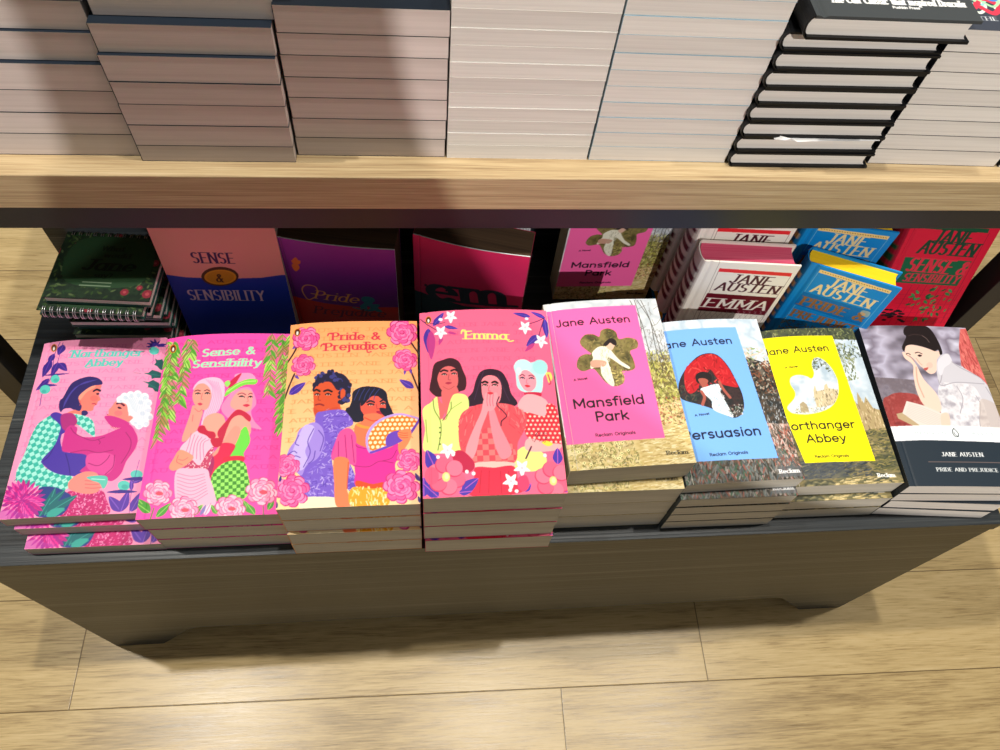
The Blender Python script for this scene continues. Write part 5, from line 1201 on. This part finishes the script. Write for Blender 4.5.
# spiral notebooks
D_note = art_notepad()
def notebook(loc, rot, label, group):
    r = empty('spiral_notebook', loc, rot, label, 'notebook', group)
    w, h, t = 102, 84, 10.6
    grid = D_note.get(.5); nv, nu = grid.shape[:2]
    U, V = np.meshgrid(np.linspace(0, w, nu), np.linspace(0, h, nv)); top = np.stack([U, V, np.full_like(U, t)], -1).reshape(-1, 3)
    idx = np.arange(nu * nv).reshape(nv, nu); q = np.stack([idx[:-1, :-1], idx[:-1, 1:], idx[1:, 1:], idx[1:, :-1]], -1).reshape(-1, 4)
    rim = np.concatenate([idx[0, :], idx[1:, -1], idx[-1, -2::-1], idx[-2:0:-1, 0]]); k = len(rim); a = np.arange(k); n0 = len(top)
    lo = top[rim].copy(); lo[:, 2] = t - 1.2
    g = s2l(hx('123a34')); cols = [grid.reshape(-1, 3), np.tile(g, (k, 1))]
    f = q.tolist() + np.stack([rim, n0 + a, n0 + (a + 1) % k, rim[(a + 1) % k]], -1).tolist() + [tuple((n0 + a[::-1]).tolist())]
    mesh_obj('cover', (np.concatenate([top, lo]) / 1000).tolist(), f, M_print, r, col=np.concatenate(cols))
    MB().box(0, w, 0, h, 0, 3.2, 0, .3).build('back_cover', M_green, r)
    MB().box(.8, w - .8, .6, h - 3, 3.4, t - 1.3).build('page_block', M_pagew, r)
    sp = MB(); nr = 13
    for i in range(nr):
        for s in (-1.1, 1.1):
            x = 7 + i * (w - 14) / (nr - 1) + s
            sp.tube([mm3(x, h - 2.5 + 5.6 * math.cos(t_), t / 2 + (t / 2 + 1.) * math.sin(t_)) for t_ in np.linspace(-1.9, 1.9, 12)], .0005, 5)
    sp.build('spiral_binding', M_wire, r, True)
    return r
M_green = plain('dark_green_board', '14453e', .5)
nb_spots = []
R0 = random.Random(4); z = -770.; proto = None
NN = 12
for i in range(NN):
    t = 11.5
    z += .05
    flip = (i % 2 == 0) if i != NN - 1 else False
    if i == NN - 1: x, y, a = -372, 468.5, -4
    elif i == NN - 2: x, y, a, flip = -273, 537, 175.4, True
    else:
        flip = False
        x, y, a = -373 + R0.uniform(-5, 2), 480 + R0.uniform(-3, 5), R0.uniform(-2, .5)
        if i == NN - 3: x, y, a, flip = -379, 472, -4, False
        if i == NN - 4: x, y, a, flip = -374, 475, -3, False
        if flip: x, y, a = x + 101, y + 82, a + 180
    where = 'topmost, floral cover in view,' if i == NN - 1 else ('second from the top, wire loops facing front,' if i == NN - 2 else ORD[i])
    lab = f'dark green spiral notebook, {where} in its pile'
    if proto is None: proto = notebook(P3(x, y, z), (0, 0, R_(a)), lab, 'dark green spiral notebooks')
    else:
        c = copy_tree(proto); c.location = P3(x, y, z); c.rotation_euler = (0, 0, R_(a)); c['label'] = lab
    z += t

# ---------------------------------------------------------------- stacks on the oak table
def stack(spots, w, h, kind, label, group, spine, page, design='1c222c', top_design=None, mat=None, back=None, t=21.):
    """spots: (x, y, yaw, level z) upwards; the last entry only gives the height of the top"""
    n = len(spots) - 1; proto = None
    for i in range(n):
        x, y, a, z = spots[i]; dt = spots[i + 1][3] - z - .12
        lab = f'{label}, {"topmost" if i == n - 1 else ORD[i].replace(" the", "")}'
        if kind == 'paper':
            if i == n - 1 and top_design is not None:
                o = paperback(top_design, w, h, t, P3(x, y, z + .06), (0, 0, R_(a)), lab, group, spine, page, mat or M_print, back, 0, 0, .5)
            elif proto is None: o = proto = paperback(design, w, h, t, P3(x, y, z + .06), (0, 0, R_(a)), lab, group, spine, page, mat or M_print, back, 0, 0, 12)
            else: o = copy_tree(proto)
        else:
            if i == n - 1 and top_design is not None:
                o = hardback(top_design, w, h, t, P3(x, y, z + .06), (0, 0, R_(a)), lab, group, spine, page, mat or M_gloss)
            elif proto is None: o = proto = hardback(design, w, h, t, P3(x, y, z + .06), (0, 0, R_(a)), lab, group, spine, page, mat or M_gloss)
            else: o = copy_tree(proto)
        o.location = P3(x, y, z + .06); o.rotation_euler = (0, 0, R_(a)); o['label'] = lab; o.scale = (1, 1, dt / t)

def lev(zs): return [-abs(z) for z in zs]
J = random.Random(7)
A_z = lev([486, 463, 441.4, 419.5, 394.9, 370.4, 347, 324, 301]); A_y = [510, 510, 510.3, 510, 513.6, 516.2, 516.4, 517]
stack([(-367.5 + (2.5, 1, 1.5, 1.5, 1, 1, 3, 3)[i] if i < 8 else 0, A_y[i] if i < 8 else 0, 0, A_z[i]) for i in range(9)], 129, 198, 'paper', 'thick paperback in first stack from left on oak table', 'paperbacks of the first stack from the left', '141c28', M_pagep, '16202c')
B_z = lev([486, 468.6, 447, 426, 405, 381.6, 357.5, 335, 313]); B_y = [503.7, 503.6, 503.8, 503.5, 504, 507, 516, 516]
stack([((-236.6, -236.4, -236.6, -236, -236.4, -235.4, -232.4, -232)[i] if i < 8 else 0, B_y[i] if i < 8 else 0, 0, B_z[i]) for i in range(9)], 129, 198, 'paper', 'thick paperback in second stack from left on oak table', 'paperbacks of the second stack from the left', '141c28', M_pagep, '16202c')
C_z = lev([486, 465.8, 445.2, 424, 404.3, 384.3, 365.4, 342.8])
stack([((-106.2, -105.6, -105, -105, -105, -104.6, -104)[i] if i < 7 else 0, 512.6, -.2, C_z[i]) for i in range(8)], 129, 198, 'paper', 'thick paperback in third stack from left on oak table', 'paperbacks of the third stack from the left', '10161e', M_pagep, '121a24')
D_z = lev([486, 471, 457.3, 443.6, 430, 415.5, 400.3, 386, 370.9, 356, 340.3, 326, 312])
stack([(24.8 + (i * .12) if i < 12 else 0, 511.5 + J.uniform(-.4, .4), -.3, D_z[i]) for i in range(13)], 128, 198, 'paper', 'pale paperback in fourth stack from left on oak table', 'paperbacks of the fourth stack from the left', 'd8d4cc', M_pagew, 'dcdad6')
E_z = lev([486, 469.4, 453.4, 436.9, 421.2, 404.9, 389.2, 373.6, 357.2, 341.1, 325.5, 310])
stack([(154.4 + (i * .1) if i < 11 else 0, 510.3 + J.uniform(-.4, .4), -.8, E_z[i]) for i in range(12)], 129, 198, 'paper', 'slim paperback in fifth stack from left on oak table', 'paperbacks of the fifth stack from the left', '8fa8b4', M_pagew, '7f9aa8')
F_z = [-486 + 17.4 * i for i in range(9)] + [-326.5]
stack([(((288.5, 288.2, 287.9, 287.6, 288.2, 288, 289.4, 288.2, 296.5)[i], (503.4, 503.8, 503.2, 503.6, 503.9, 503.3, 503.7, 504.4, 495)[i], (-.3, .1, -.2, 0, -.2, .1, -.1, 0, -.4)[i], F_z[i]) if i < 9 else (0, 0, 0, F_z[i])) for i in range(10)], 133, 204, 'hard', 'black hardback in the black stack on oak table', 'black hardbacks', '0e0f12', M_pagew, '101114', art_gothic(), M_gloss, t=17.2)
G_z = lev([486, 468, 450.7, 433.6, 417, 400, 383.4, 364.5, 344])
stack([(424.5 + i * .2 if i < 8 else 0, 509.6, -1.4, G_z[i]) for i in range(9)], 129, 198, 'paper', 'paperback in stack right of black hardbacks', 'paperbacks right of the black hardbacks', '20242c', M_pagew, '2a2e36', art_swirl(), M_print)
stack([(557.5, 506, -1, z) for z in (-486, -468, -450.7, -433.6)], 129, 198, 'paper', 'paperback at far right corner of oak table', 'paperbacks at the far right corner', '20242c', M_pagew, '2a2e36')
# crumpled slip that sticks out between two of the black hardbacks
pts = [(0, 0, 0), (8, -4, 2.5), (12, -5, 5.5), (20, -4, 1.0), (48, -1.5, .3), (72, -1.5, .4), (100, 0, 0), (100, 8, 0), (0, 8, 0)]
sl = MB().add([mm3(*p) for p in pts] + [mm3(x, y, z - .2) for x, y, z in pts], [(0, 1, 2, 3, 8), (3, 4, 5, 6, 7, 8), (12, 11, 10, 9, 17), (17, 16, 15, 14, 13, 12)] + [(i, i + 9, (i + 1) % 9 + 9, (i + 1) % 9) for i in range(9)])
so = sl.build('paper_slip', plain('white_slip_paper', 'e8e8e8', .7)); so.location = P3(316, 501.6, -451.0)
so['label'] = 'crumpled white slip of paper sticking out between two black hardbacks'; so['category'] = 'paper'

# ---------------------------------------------------------------- camera (level line slightly rolled, looking down at the bench)
cd = bpy.data.cameras.new('camera'); cam = bpy.data.objects.new('camera', cd); C.objects.link(cam)
cd.sensor_width = 36; cd.lens = 751 / 1000 * 36; cd.clip_start = .02
RW = ((0.994656, -0.019305, 0.101424), (-0.067876, -0.862503, 0.501479), (0.077797, -0.505683, -0.859204))                                             # world axes as rows, in the camera's right / down / forward frame
rot = Matrix(((RW[0][0], -RW[0][1], -RW[0][2]), (RW[1][0], -RW[1][1], -RW[1][2]), (RW[2][0], -RW[2][1], -RW[2][2])))
cam.matrix_world = Matrix.Translation((0, 0, CAM_H / 1000)) @ rot.to_4x4()
bpy.context.scene.camera = cam

# ---------------------------------------------------------------- light: ceiling spots of the shop, two front spots shaped for a shadow edge
def spot(name, loc, target, power, ang, blend, size, col):
    d = bpy.data.lights.new(name, 'SPOT'); d.energy = power; d.spot_size = math.radians(ang); d.spot_blend = blend; d.shadow_soft_size = size; d.color = col
    o = bpy.data.objects.new(name, d); C.objects.link(o); o.location = loc
    o.rotation_euler = (Vector(target) - Vector(loc)).to_track_quat('-Z', 'Y').to_euler()
    return o
W_ = (1., .95, .86)
spot('ceiling_spot', (-1.0, .50, 3.0), (-.2, .35, .5), 150, 80, .4, .035, W_)
spot('ceiling_spot', (1.12, .38, 3.0), (.3, .35, .5), 80, 80, .4, .035, W_)
spot('ceiling_spot', (.25, .40, 3.0), (.1, .3, .5), 100, 80, .4, .035, W_)
def edge_spot(loc, lo, hi, side, half, power, col=(1., .97, .94)):
    """a spot whose cone just grazes the line lo-hi and opens to one side of it"""
    L_ = Vector(loc); lo, hi = Vector(lo), Vector(hi); d = ((lo + hi) / 2 - L_).normalized()
    n = d.cross(hi - lo).normalized()
    if n.x * side < 0: n = -n
    a = d * math.cos(math.radians(half)) + n * math.sin(math.radians(half))
    return spot('shadow_edge_spot', loc, L_ + a, power, half * 2, .01, .01, col)
edge_spot((.75, -1.7, 2.3), (-.022, .512, .82), (-.022, .512, .98), 1, 14.5, 190)  # front light, cone cut to stand in for the photographer's shadow edge
edge_spot((-1.3, -1.5, 2.3), (-0.298, 0.511, 0.6811), (-0.2873, 0.511, 0.7755), -1, 13, 150)  # added second cone, shaped to leave the shadow's left border
M_ceil = plain('white_ceiling', 'e8e8e4', .9)
ce = MB().box(-3500, 3500, -2500, 4000, 3300, 3340).build('ceiling', M_ceil); ce['kind'] = 'structure'
wd = bpy.data.worlds.new('shop'); bpy.context.scene.world = wd; wd.use_nodes = True
bg = wd.node_tree.nodes['Background']; bg.inputs[0].default_value = (.95, .97, 1., 1); bg.inputs[1].default_value = .2
vs = bpy.context.scene.view_settings
vs.view_transform = 'Standard'; vs.look = 'None'; vs.gamma = 1.; vs.exposure = 0.; vs.use_curve_mapping = False
